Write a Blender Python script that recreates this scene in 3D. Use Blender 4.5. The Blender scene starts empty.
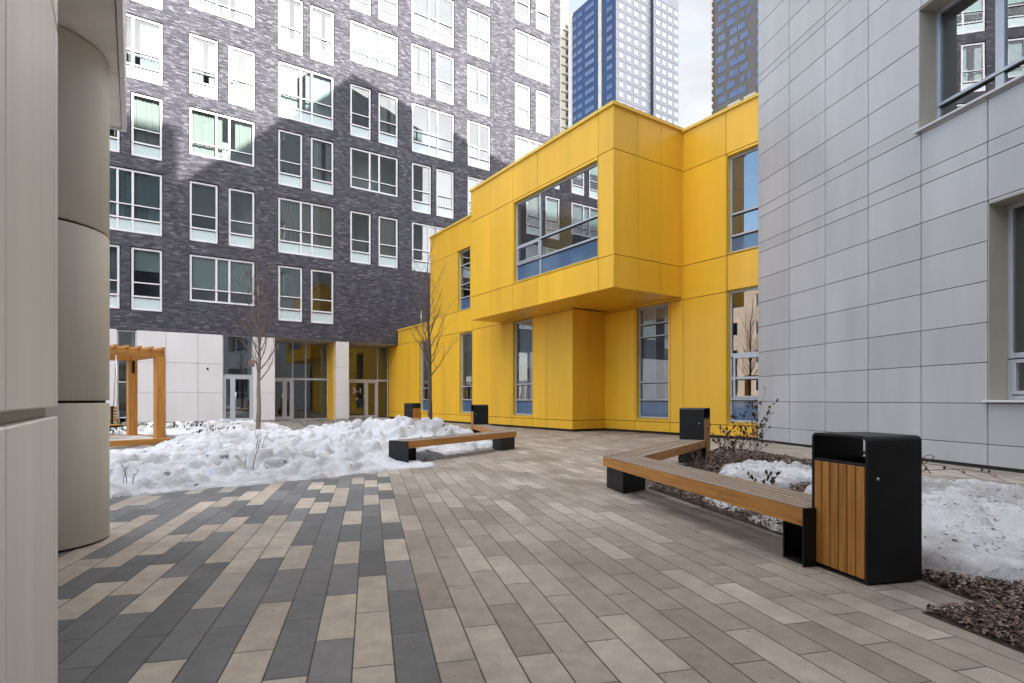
import bpy, math, random
import numpy as np
from mathutils import Vector, Matrix
R = math.radians
random.seed(7)
RNG = np.random.default_rng(11)
scene = bpy.context.scene
COL = scene.collection
# ------------------------------------------------------------------ axes of the place (metres, z up)
A = Vector((-.555, .832, 0)); B = Vector((.832, .555, 0))          # grid of the brick and the yellow building
C = Vector((-.179, .984, 0)); N = Vector((.984, .179, 0))          # grid of the grey building
BN = Vector((-.221, .975, 0)); BM = Vector((.975, .221, 0))        # bench / planter grid
D = Vector((.53, .848, 0))
SUN = Vector((.691, -.723, 0)); SUN_EL = R(28.9)
def V(x, y, z=0): return Vector((x, y, z))

# ------------------------------------------------------------------ materials
def newmat(name):
    m = bpy.data.materials.new(name); m.use_nodes = True
    nt = m.node_tree; bs = nt.nodes['Principled BSDF']
    return m, nt, bs
def nd(nt, t, **k):
    n = nt.nodes.new(t)
    for a, b in k.items(): setattr(n, a, b)
    return n
def mth(nt, op, a, b=None, c=None):
    n = nt.nodes.new('ShaderNodeMath'); n.operation = op
    for i, v in enumerate((a, b, c)):
        if v is None: continue
        if isinstance(v, (int, float)): n.inputs[i].default_value = v
        else: nt.links.new(v, n.inputs[i])
    return n.outputs[0]
def mixc(nt, f, a, b, mode='MIX'):
    n = nt.nodes.new('ShaderNodeMix'); n.data_type = 'RGBA'; n.blend_type = mode
    for s, v in ((n.inputs[0], f), (n.inputs[6], a), (n.inputs[7], b)):
        if isinstance(v, (int, float)): s.default_value = v
        elif isinstance(v, tuple): s.default_value = v + (1,)
        else: nt.links.new(v, s)
    return n.outputs[2]
def ramp(nt, src, stops):
    n = nt.nodes.new('ShaderNodeValToRGB'); e = n.color_ramp.elements
    while len(e) < len(stops): e.new(.5)
    for i, (p, c) in enumerate(stops):
        e[i].position = p; e[i].color = (c, c, c, 1) if isinstance(c, (int, float)) else tuple(c) + (1,)
    nt.links.new(src, n.inputs[0]); return n.outputs[0]
def noise(nt, scale, detail=4, coord=None, rough=.55, vec=None):
    if vec is None:
        tc = nt.nodes.new('ShaderNodeTexCoord'); vec = tc.outputs['Object']
        if coord:
            mp = nt.nodes.new('ShaderNodeMapping'); mp.inputs['Scale'].default_value = coord
            nt.links.new(vec, mp.inputs[0]); vec = mp.outputs[0]
    n = nt.nodes.new('ShaderNodeTexNoise'); n.inputs['Scale'].default_value = scale
    n.inputs['Detail'].default_value = detail; n.inputs['Roughness'].default_value = rough
    nt.links.new(vec, n.inputs['Vector']); return n.outputs[0]
def bump(nt, bs, h, s=.3, d=.01):
    b = nt.nodes.new('ShaderNodeBump'); b.inputs['Strength'].default_value = s; b.inputs['Distance'].default_value = d
    nt.links.new(h, b.inputs['Height']); nt.links.new(b.outputs[0], bs.inputs['Normal'])
def surf(name, col, rough=.6, var=.12, scale=3, stretch=None, metal=0, bmp=0, bscale=60, spec=.5, panelvar=0):
    """plain finish with slight uneven wear"""
    m, nt, bs = newmat(name)
    n = noise(nt, scale, 5, stretch)
    lo = tuple(c*(1-var) for c in col); hi = tuple(min(1, c*(1+var)) for c in col)
    c = mixc(nt, ramp(nt, n, [(.3, 0.), (.7, 1.)]), lo, hi)
    if panelvar:
        g = nd(nt, 'ShaderNodeNewGeometry')
        f = mth(nt, 'MULTIPLY_ADD', g.outputs['Random Per Island'], 2*panelvar, 1-panelvar)
        c = mixc(nt, 1., c, f, 'MULTIPLY')
    nt.links.new(c, bs.inputs['Base Color'])
    rr = mth(nt, 'MULTIPLY_ADD', noise(nt, scale*2.3, 3, stretch), .25, rough-.12)
    nt.links.new(rr, bs.inputs['Roughness'])
    bs.inputs['Metallic'].default_value = metal; bs.inputs['Specular IOR Level'].default_value = spec
    if bmp: bump(nt, bs, noise(nt, bscale, 4), bmp, .004)
    return m

def mat_brick():
    m, nt, bs = newmat('dark_brick')
    tc = nd(nt, 'ShaderNodeTexCoord'); sx = nd(nt, 'ShaderNodeSeparateXYZ'); nt.links.new(tc.outputs['Object'], sx.inputs[0])
    cb = nd(nt, 'ShaderNodeCombineXYZ'); nt.links.new(sx.outputs[0], cb.inputs[0]); nt.links.new(sx.outputs[2], cb.inputs[1])
    vec = cb.outputs[0]
    W, Hh = .22, .067
    row = mth(nt, 'FLOOR', mth(nt, 'DIVIDE', sx.outputs[2], Hh))
    wn = nd(nt, 'ShaderNodeTexWhiteNoise', noise_dimensions='1D'); nt.links.new(row, wn.inputs['W'])
    xs = mth(nt, 'DIVIDE', mth(nt, 'ADD', sx.outputs[0], wn.outputs[0]), W)
    fx = mth(nt, 'FRACT', xs); fz = mth(nt, 'FRACT', mth(nt, 'DIVIDE', sx.outputs[2], Hh))
    cell = nd(nt, 'ShaderNodeCombineXYZ'); nt.links.new(mth(nt, 'FLOOR', xs), cell.inputs[0]); nt.links.new(row, cell.inputs[1])
    w2 = nd(nt, 'ShaderNodeTexWhiteNoise', noise_dimensions='2D'); nt.links.new(cell.outputs[0], w2.inputs['Vector'])
    mort = mth(nt, 'MAXIMUM', mth(nt, 'GREATER_THAN', mth(nt, 'ABSOLUTE', mth(nt, 'SUBTRACT', fx, .5)), .48),
               mth(nt, 'GREATER_THAN', mth(nt, 'ABSOLUTE', mth(nt, 'SUBTRACT', fz, .5)), .43))
    c = ramp(nt, w2.outputs[0], [(0, (.014, .014, .023)), (.3, (.025, .0245, .040)), (.75, (.041, .039, .060)), (.94, (.066, .062, .086)), (1, (.12, .11, .125))])
    big = ramp(nt, noise(nt, .45, 4, vec=vec), [(.3, .82), (.7, 1.18)])
    c = mixc(nt, 1., c, big, 'MULTIPLY')
    c = mixc(nt, mort, c, (.030, .028, .036))
    nt.links.new(c, bs.inputs['Base Color'])
    nt.links.new(mth(nt, 'MULTIPLY_ADD', w2.outputs[0], -.25, .72), bs.inputs['Roughness'])
    h = mth(nt, 'MULTIPLY_ADD', mort, -.8, mth(nt, 'MULTIPLY_ADD', noise(nt, 25, 3, vec=vec), .5, mth(nt, 'MULTIPLY', w2.outputs[0], .7)))
    bump(nt, bs, h, 1., .05)
    return m

def mat_paving():
    m, nt, bs = newmat('concrete_pavers')
    tc = nd(nt, 'ShaderNodeTexCoord'); ob = tc.outputs['Object']
    def dot(v):
        n = nd(nt, 'ShaderNodeVectorMath', operation='DOT_PRODUCT'); nt.links.new(ob, n.inputs[0]); n.inputs[1].default_value = v
        return n.outputs['Value']
    q = dot((.97, .244, 0)); p = dot((-.244, .97, 0))
    W, L = .1612, .584
    qs = mth(nt, 'DIVIDE', mth(nt, 'SUBTRACT', q, .2557), W); col = mth(nt, 'FLOOR', qs); fq = mth(nt, 'FRACT', qs)
    par = mth(nt, 'MULTIPLY', mth(nt, 'FLOORED_MODULO', col, 2.), .5)
    wj = nd(nt, 'ShaderNodeTexWhiteNoise', noise_dimensions='1D'); nt.links.new(col, wj.inputs['W'])
    par = mth(nt, 'MULTIPLY_ADD', wj.outputs[0], .12, par)
    ps = mth(nt, 'ADD', mth(nt, 'DIVIDE', mth(nt, 'SUBTRACT', p, 2.29), L), par); row = mth(nt, 'FLOOR', ps); fp = mth(nt, 'FRACT', ps)
    cb = nd(nt, 'ShaderNodeCombineXYZ'); nt.links.new(col, cb.inputs[0]); nt.links.new(row, cb.inputs[1])
    w = nd(nt, 'ShaderNodeTexWhiteNoise', noise_dimensions='2D'); nt.links.new(cb.outputs[0], w.inputs['Vector'])
    sp = nd(nt, 'ShaderNodeSeparateColor'); nt.links.new(w.outputs['Color'], sp.inputs[0])
    r1, r2, r3 = sp.outputs
    taupe = ramp(nt, r1, [(0, (.225, .188, .156)), (.5, (.285, .241, .203)), (.85, (.34, .292, .248)), (1, (.40, .345, .295))])
    sand = ramp(nt, r1, [(0, (.36, .305, .252)), (1, (.47, .405, .335))])
    dark = ramp(nt, r1, [(0, (.092, .091, .093)), (.6, (.138, .136, .137)), (1, (.185, .18, .178))])
    left = mth(nt, 'LESS_THAN', col, -.5)
    isd = mth(nt, 'MULTIPLY', left, mth(nt, 'GREATER_THAN', r2, .44))
    c = mixc(nt, left, taupe, sand); c = mixc(nt, isd, c, dark)
    # mottled wear and damp stains
    st = ramp(nt, noise(nt, .55, 6, rough=.62), [(.32, .74), (.55, 1.), (.75, 1.1)])
    c = mixc(nt, 1., c, st, 'MULTIPLY')
    dmp = nd(nt, 'ShaderNodeVectorMath', operation='DOT_PRODUCT'); nt.links.new(ob, dmp.inputs[0]); dmp.inputs[1].default_value = (-.675, .738, 0)
    wet = ramp(nt, mth(nt, 'ADD', mth(nt, 'SUBTRACT', dmp.outputs['Value'], 7.2), mth(nt, 'MULTIPLY', noise(nt, 1.6, 5, rough=.65), 1.6)), [(.10, 0.), (.80, 1.)])
    wet2 = ramp(nt, noise(nt, .8, 5, (1, 1, 1), .6), [(.52, 0.), (.62, 1.)])
    wet = mth(nt, 'MAXIMUM', mth(nt, 'MULTIPLY', wet, left), mth(nt, 'MULTIPLY', wet2, .8))
    c = mixc(nt, mth(nt, 'MULTIPLY', wet, .42), c, (.05, .046, .044))
    fine = ramp(nt, noise(nt, 9, 6, rough=.7), [(.25, .74), (.75, 1.2)])
    c = mixc(nt, 1., c, fine, 'MULTIPLY')
    grit = ramp(nt, noise(nt, 160, 2), [(.3, .86), (.7, 1.12)])
    c = mixc(nt, 1., c, grit, 'MULTIPLY')
    spk = ramp(nt, noise(nt, 34, 2, rough=.4), [(.73, 0.), (.76, 1.)])
    c = mixc(nt, mth(nt, 'MULTIPLY', spk, .25), c, (.42, .40, .38))
    eq = mth(nt, 'SUBTRACT', .5, mth(nt, 'ABSOLUTE', mth(nt, 'SUBTRACT', fq, .5)))
    ep = mth(nt, 'SUBTRACT', .5, mth(nt, 'ABSOLUTE', mth(nt, 'SUBTRACT', fp, .5)))
    edge = mth(nt, 'MINIMUM', mth(nt, 'MULTIPLY', eq, W), mth(nt, 'MULTIPLY', ep, L))
    wob = mth(nt, 'MULTIPLY_ADD', noise(nt, 14, 3), .0036, .0012)
    joint = mth(nt, 'LESS_THAN', edge, wob)
    c = mixc(nt, joint, c, (.035, .032, .03))
    nt.links.new(c, bs.inputs['Base Color'])
    rr = mth(nt, 'MULTIPLY_ADD', wet, -.22, mth(nt, 'MULTIPLY_ADD', noise(nt, 2.2, 4), .3, .55)); nt.links.new(rr, bs.inputs['Roughness'])
    hs = ramp(nt, edge, [(0, 0.), (.006, 1.)])
    h = mth(nt, 'ADD', hs, mth(nt, 'MULTIPLY_ADD', r3, .35, mth(nt, 'MULTIPLY', noise(nt, 90, 3), .18)))
    bump(nt, bs, h, .6, .005)
    return m

def mat_glass(name, tint=(.75, .82, .85), boost=1.0, base=.06, ripple=0.0):
    m = bpy.data.materials.new(name); m.use_nodes = True; nt = m.node_tree; nt.nodes.clear()
    out = nd(nt, 'ShaderNodeOutputMaterial'); tr = nd(nt, 'ShaderNodeBsdfTransparent'); gl = nd(nt, 'ShaderNodeBsdfGlossy')
    tr.inputs[0].default_value = tint + (1,); gl.inputs['Roughness'].default_value = .0
    gl.inputs[0].default_value = (.95, .97, 1, 1)
    fr = nd(nt, 'ShaderNodeFresnel'); fr.inputs[0].default_value = 1.52
    f = mth(nt, 'MINIMUM', mth(nt, 'MULTIPLY_ADD', fr.outputs[0], 1.8*boost, base), .95)
    mx = nd(nt, 'ShaderNodeMixShader'); nt.links.new(f, mx.inputs[0]); nt.links.new(tr.outputs[0], mx.inputs[1]); nt.links.new(gl.outputs[0], mx.inputs[2])
    if ripple:
        b = nd(nt, 'ShaderNodeBump'); b.inputs['Strength'].default_value = ripple; b.inputs['Distance'].default_value = .02
        nt.links.new(noise(nt, .9, 1), b.inputs['Height']); nt.links.new(b.outputs[0], gl.inputs['Normal'])
    nt.links.new(mx.outputs[0], out.inputs[0]); return m

def mat_wood(name, c0, c1, dirn='X', rough=.55, scale=1.):
    m, nt, bs = newmat(name)
    st = {'X': (1.2, 22, 22), 'Z': (22, 22, 1.2), 'Y': (22, 1.2, 22)}[dirn]
    g = nd(nt, 'ShaderNodeNewGeometry')
    tc = nd(nt, 'ShaderNodeTexCoord'); mp = nd(nt, 'ShaderNodeMapping'); mp.inputs['Scale'].default_value = st
    va = nd(nt, 'ShaderNodeVectorMath', operation='ADD'); nt.links.new(tc.outputs['Object'], va.inputs[0])
    off = nd(nt, 'ShaderNodeCombineXYZ')
    for i in range(3): nt.links.new(mth(nt, 'MULTIPLY', g.outputs['Random Per Island'], 3.7+i), off.inputs[i])
    nt.links.new(off.outputs[0], va.inputs[1]); nt.links.new(va.outputs[0], mp.inputs[0])
    n = noise(nt, 1.6*scale, 6, vec=mp.outputs[0], rough=.62)
    c = mixc(nt, ramp(nt, n, [(.3, 0.), (.68, 1.)]), c0, c1)
    vo = nd(nt, 'ShaderNodeTexVoronoi'); vo.inputs['Scale'].default_value = 1.
    mp2 = nd(nt, 'ShaderNodeMapping'); mp2.inputs['Scale'].default_value = tuple(2.6 if s < 5 else 7 for s in st)
    nt.links.new(va.outputs[0], mp2.inputs[0]); nt.links.new(mp2.outputs[0], vo.inputs['Vector'])
    knot = ramp(nt, vo.outputs['Distance'], [(.05, 1.), (.13, 0.)])
    c = mixc(nt, mth(nt, 'MULTIPLY', knot, .6), c, tuple(x*.4 for x in c0))
    pv = mth(nt, 'MULTIPLY_ADD', g.outputs['Random Per Island'], .32, .84)
    c = mixc(nt, 1., c, pv, 'MULTIPLY')
    nt.links.new(c, bs.inputs['Base Color']); bs.inputs['Roughness'].default_value = rough
    bump(nt, bs, n, .25, .003); return m

def mat_snow(name, dirt=.5):
    m, nt, bs = newmat(name)
    d1 = ramp(nt, noise(nt, .8, 7, rough=.7), [(.46, 0.), (.62, 1.)])
    d2 = ramp(nt, noise(nt, 6, 5, rough=.7), [(.5, 0.), (.78, 1.)])
    c = mixc(nt, mth(nt, 'MULTIPLY', d1, dirt), (.52, .53, .565), (.23, .214, .198))
    c = mixc(nt, mth(nt, 'MULTIPLY', d2, dirt*.55), c, (.20, .185, .17))
    spk = ramp(nt, noise(nt, 42, 2, rough=.5), [(.69, 0.), (.73, 1.)])
    c = mixc(nt, mth(nt, 'MULTIPLY', spk, min(1, dirt*1.5)), c, (.10, .085, .07))
    nt.links.new(c, bs.inputs['Base Color']); bs.inputs['Roughness'].default_value = .62
    bs.inputs['Subsurface Weight'].default_value = .0
    bump(nt, bs, noise(nt, 30, 8, rough=.75), .8, .025); return m

M = {}
M['brick'] = mat_brick(); M['paving'] = mat_paving()
M['yellow'] = surf('yellow_metal_cladding', (.79, .435, .028), .36, .09, .9, (1.3, 1.3, .2), panelvar=.05, bmp=.10, bscale=2.2)
M['yellow_trim'] = surf('yellow_metal_coping', (.70, .46, .06), .35, .05)
M['gap'] = surf('dark_joint_and_shade', (.02, .018, .015), .9)
M['ygap'] = surf('yellow_joint_shadow', (.035, .022, .006), .9)
M['ggap'] = surf('grey_joint', (.06, .06, .065), .9)
M['grey'] = surf('grey_fibre_cement', (.425, .42, .43), .40, .10, .8, (1.6, 1.6, .28), panelvar=.05, bmp=.08, bscale=7)
M['beige'] = surf('beige_fibre_cement', (.90, .86, .785), .5, .07, 1.5, (2.5, 2.5, .12), bmp=.08, bscale=40)
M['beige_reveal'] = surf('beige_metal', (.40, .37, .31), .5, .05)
M['column'] = surf('beige_column_cladding', (.72, .665, .565), .5, .08, 1.6, (2, 2, .3), bmp=.06, bscale=50)
M['white_panel'] = surf('white_cement_panel', (.52, .50, .515), .5, .05, 1.2, (1, 1, .4), panelvar=.02)
M['white_gloss'] = surf('white_fascia', (.82, .82, .83), .45, .03)
M['white_frame'] = surf('white_window_frame', (.56, .55, .58), .35, .04)
M['grey_frame'] = surf('grey_aluminium_frame', (.42, .44, .48), .35, .05, metal=.2)
M['pale_spandrel'] = surf('pale_enamelled_glass', (.42, .50, .52), .12, .05, 2)
M['blue_spandrel'] = surf('blue_enamelled_glass', (.075, .13, .22), .06, .06, 2, spec=.8)
M['dark_metal'] = surf('black_powder_coated_steel', (.008, .008, .009), .5, .25, 5, bmp=.06, bscale=220, spec=.3)
M['steel'] = surf('steel', (.55, .55, .55), .3, .1, metal=1)
M['wood'] = mat_wood('varnished_larch', (.335, .136, .024), (.58, .268, .054))
M['wood_v'] = mat_wood('varnished_larch_upright', (.345, .14, .024), (.59, .272, .054), 'Z')
M['slat'] = mat_wood('weathered_deck_wood', (.18, .13, .095), (.31, .24, .185), 'X', .75)
M['snow'] = mat_snow('wet_snow', .6); M['snow_dirty'] = mat_snow('old_snow', .8)
M['glass'] = mat_glass('window_glass', (.76, .88, .90), 1.0, .055, .05); M['glass_hi'] = mat_glass('coated_window_glass', (.68, .74, .78), 1.6, .12, .03)
M['glass_tower'] = mat_glass('tower_window_glass', (.4, .5, .7), 2.5, .3)
M['room'] = surf('room_plaster', (.55, .54, .50), .9)
M['room_dark'] = surf('dark_room_plaster', (.20, .20, .20), .9)
M['room_warm'] = surf('lobby_plaster', (.34, .29, .12), .8)
def mat_curtain():
    m, nt, bs = newmat('curtain_fabric'); oi = nd(nt, 'ShaderNodeObjectInfo')
    c = ramp(nt, oi.outputs['Random'], [(0, (.52, .52, .50)), (.35, (.40, .43, .44)), (.6, (.42, .37, .29)), (.8, (.26, .32, .35)), (1, (.56, .55, .52))])
    nt.links.new(c, bs.inputs['Base Color']); bs.inputs['Roughness'].default_value = .9; return m
M['drape'] = mat_curtain()
M['blind'] = surf('pale_blind', (.52, .58, .55), .9, .05)
M['bark'] = surf('young_tree_bark', (.20, .16, .125), .9, .3, 8, (1, 1, .3), bmp=.5, bscale=50)
M['bark_dark'] = surf('dark_tree_bark', (.075, .062, .055), .9, .3, 8, (1, 1, .3), bmp=.5, bscale=50)
M['twig'] = surf('twig_bark', (.15, .10, .078), .9, .25, 20)
M['leaf'] = surf('dead_leaf', (.050, .034, .024), .9, .4, 30)
M['green'] = surf('evergreen_leaf', (.055, .075, .03), .8, .4, 20)
M['roof'] = surf('grey_roof_membrane', (.22, .22, .22), .9)
M['asphalt'] = surf('asphalt', (.05, .05, .052), .9, .25, 4, bmp=.2)
M['soil'] = surf('dark_soil', (.045, .033, .026), .95, .4, 9, bmp=.8, bscale=40)
M['concrete'] = surf('pale_concrete', (.42, .41, .38), .8, .15, 3)
M['tag'] = surf('printed_card', (.16, .10, .08), .7, .2, 30)
def mat_chip():
    m, nt, bs = newmat('bark_chip'); g = nd(nt, 'ShaderNodeNewGeometry')
    c = ramp(nt, g.outputs['Random Per Island'], [(0, (.030, .019, .015)), (.45, (.085, .052, .040)), (.8, (.17, .118, .095)), (1, (.34, .28, .24))])
    nt.links.new(c, bs.inputs['Base Color']); bs.inputs['Roughness'].default_value = .9; return m
M['chip'] = mat_chip()

# ------------------------------------------------------------------ mesh helpers
class MB:
    def __init__(s): s.v = []; s.f = []; s.mi = []; s.cur = 0; s.sm = []
    def add(s, vs, fs, smooth=False):
        o = len(s.v); s.v += [tuple(x) for x in vs]
        for f in fs: s.f.append([i+o for i in f]); s.mi.append(s.cur); s.sm.append(smooth)
    def quad(s, a, b, c, d): s.add([a, b, c, d], [(0, 1, 2, 3)])
    def box(s, x0, x1, y0, y1, z0, z1, bev=0, M4=None):
        if bev:
            b = min(bev, (x1-x0)*.45, (y1-y0)*.45, (z1-z0)*.45); vs = []
            X = (x0, x1); Y = (y0, y1); Z = (z0, z1); idx = {}
            for i in (0, 1):
                for j in (0, 1):
                    for k in (0, 1):
                        sx = 1-2*i; sy = 1-2*j; sz = 1-2*k
                        for ax in range(3):
                            p = [X[i]+sx*b, Y[j]+sy*b, Z[k]+sz*b]; p[ax] = (X[i], Y[j], Z[k])[ax]
                            idx[i, j, k, ax] = len(vs); vs.append(p)
            fs = []
            for ax in range(3):
                o1, o2 = [a for a in range(3) if a != ax]
                for s_ in (0, 1):
                    f = []
                    for (p, q) in ((0, 0), (1, 0), (1, 1), (0, 1)):
                        t = [0, 0, 0]; t[ax] = s_; t[o1] = p; t[o2] = q; f.append(idx[t[0], t[1], t[2], ax])
                    if (s_ == 0) != (ax == 1): f = f[::-1]
                    fs.append(f)
            for ax in range(3):        # edges running along ax
                o1, o2 = [a for a in range(3) if a != ax]
                for p in (0, 1):
                    for q in (0, 1):
                        t0 = [0, 0, 0]; t1 = [0, 0, 0]; t0[o1] = t1[o1] = p; t0[o2] = t1[o2] = q; t1[ax] = 1
                        f = [idx[(*t0, o1)], idx[(*t1, o1)], idx[(*t1, o2)], idx[(*t0, o2)]]
                        if ((p ^ q) == 1) != (ax == 1): f = f[::-1]
                        fs.append(f)
            for i in (0, 1):
                for j in (0, 1):
                    for k in (0, 1):
                        f = [idx[i, j, k, 0], idx[i, j, k, 1], idx[i, j, k, 2]]
                        if (i+j+k) % 2 == 0: f = f[::-1]
                        fs.append(f)
        else:
            vs = [(x0, y0, z0), (x1, y0, z0), (x1, y1, z0), (x0, y1, z0), (x0, y0, z1), (x1, y0, z1), (x1, y1, z1), (x0, y1, z1)]
            fs = [(3, 2, 1, 0), (4, 5, 6, 7), (0, 1, 5, 4), (1, 2, 6, 5), (2, 3, 7, 6), (3, 0, 4, 7)]
        if M4 is not None: vs = [M4 @ Vector(v) for v in vs]
        s.add(vs, fs)
    def prism(s, pts, z0, z1):
        n = len(pts); vs = [(p[0], p[1], z0) for p in pts] + [(p[0], p[1], z1) for p in pts]
        s.add(vs, [list(range(n))[::-1], list(range(n, 2*n))] + [(i, (i+1) % n, n+(i+1) % n, n+i) for i in range(n)])
    def tube(s, pts, rad, n=6, cap=True):
        pts = [Vector(p) for p in pts]; vs = []; fs = []
        up = Vector((.31, .17, .93)); 
        for i, p in enumerate(pts):
            d = (pts[min(i+1, len(pts)-1)] - pts[max(i-1, 0)]).normalized()
            a = d.cross(up)
            if a.length < .05: a = d.cross(Vector((1, 0, 0)))
            a.normalize(); b = d.cross(a); r = rad[i] if hasattr(rad, '__len__') else rad
            for k in range(n):
                t = 2*math.pi*k/n; vs.append(p + a*(r*math.cos(t)) + b*(r*math.sin(t)))
        for i in range(len(pts)-1):
            for k in range(n): fs.append((i*n+k, i*n+(k+1) % n, (i+1)*n+(k+1) % n, (i+1)*n+k))
        if cap: fs.append(list(range(n))[::-1]); fs.append([(len(pts)-1)*n+k for k in range(n)])
        s.add(vs, fs, True)
    def mesh(s, name, mats):
        me = bpy.data.meshes.new(name); me.from_pydata(s.v, [], s.f)
        for m in (mats if isinstance(mats, (list, tuple)) else [mats]): me.materials.append(m)
        me.polygons.foreach_set('material_index', s.mi); me.polygons.foreach_set('use_smooth', s.sm)
        me.update(); return me
    def build(s, name, mats, parent=None, loc=(0, 0, 0), rz=0):
        return place(name, s.mesh(name, mats), parent, loc, rz)
def place(name, me, parent=None, loc=(0, 0, 0), rz=0):
    o = bpy.data.objects.new(name, me); COL.objects.link(o); o.parent = parent
    o.location = loc; o.rotation_euler = (0, 0, rz); return o
def tag(o, label=None, cat=None, group=None, kind=None):
    for k, v in (('label', label), ('category', cat), ('group', group), ('kind', kind)):
        if v: o[k] = v
    return o
def thing(name, label, cat, loc=(0, 0, 0), rz=0, group=None, scale=1):
    o = bpy.data.objects.new(name, None); COL.objects.link(o); o.location = loc; o.rotation_euler = (0, 0, rz)
    o.scale = (scale,)*3; o.empty_display_size = .2
    return tag(o, label, cat, group)
KIDS = {}
def copy_tree(o, parent=None):
    c = o.copy(); COL.objects.link(c); c.parent = parent
    for ch in [x for x in COL.objects if x.parent == o]: copy_tree(ch, c)
    return c
def ang(v): return math.atan2(v.y, v.x)
def holed_wall(mb, x0, x1, z0, z1, holes, reveal, y=0):
    """front face of a wall with openings (x0,x1,z0,z1); reveals go back by `reveal`"""
    xs = sorted({x0, x1, *[c for h in holes for c in h[:2] if x0 < c < x1]}); zs = sorted({z0, z1, *[c for h in holes for c in h[2:4] if z0 < c < z1]})
    for i in range(len(xs)-1):
        for j in range(len(zs)-1):
            cx = (xs[i]+xs[i+1])/2; cz = (zs[j]+zs[j+1])/2
            if any(h[0] < cx < h[1] and h[2] < cz < h[3] for h in holes): continue
            mb.quad((xs[i], y, zs[j]), (xs[i+1], y, zs[j]), (xs[i+1], y, zs[j+1]), (xs[i], y, zs[j+1]))
    for (a, b, c, d) in [h[:4] for h in holes]:
        r = reveal
        mb.quad((a, y, c), (a, y, d), (a, y+r, d), (a, y+r, c)); mb.quad((b, y, d), (b, y, c), (b, y+r, c), (b, y+r, d))
        mb.quad((a, y, d), (b, y, d), (b, y+r, d), (a, y+r, d)); mb.quad((b, y, c), (a, y, c), (a, y+r, c), (b, y+r, c))
def subtract(r, h):
    x0, x1, z0, z1 = r; a, b, c, d = h
    if b <= x0 or a >= x1 or d <= z0 or c >= z1: return [r]
    o = []
    if a > x0: o.append((x0, a, z0, z1))
    if b < x1: o.append((b, x1, z0, z1))
    X0 = max(a, x0); X1 = min(b, x1)
    if c > z0: o.append((X0, X1, z0, c))
    if d < z1: o.append((X0, X1, d, z1))
    return o
def panels(mb, vj, hj, holes, gap=.006, y0=0, th=.025, bev=.003, gx=None):
    gx = gx or gap
    """rain-screen panels on a joint grid, cut round the openings"""
    for i in range(len(vj)-1):
        for j in range(len(hj)-1):
            rs = [(vj[i], vj[i+1], hj[j], hj[j+1])]
            for h in holes: rs = [q for r in rs for q in subtract(r, h[:4])]
            for (a, b, c, d) in rs:
                if b-a < .03 or d-c < .03: continue
                e = random.uniform(-.0015, .0015)
                mb.box(a+gx, b-gx, y0+e, y0+th, c+gap, d-gap, bev)

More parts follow.
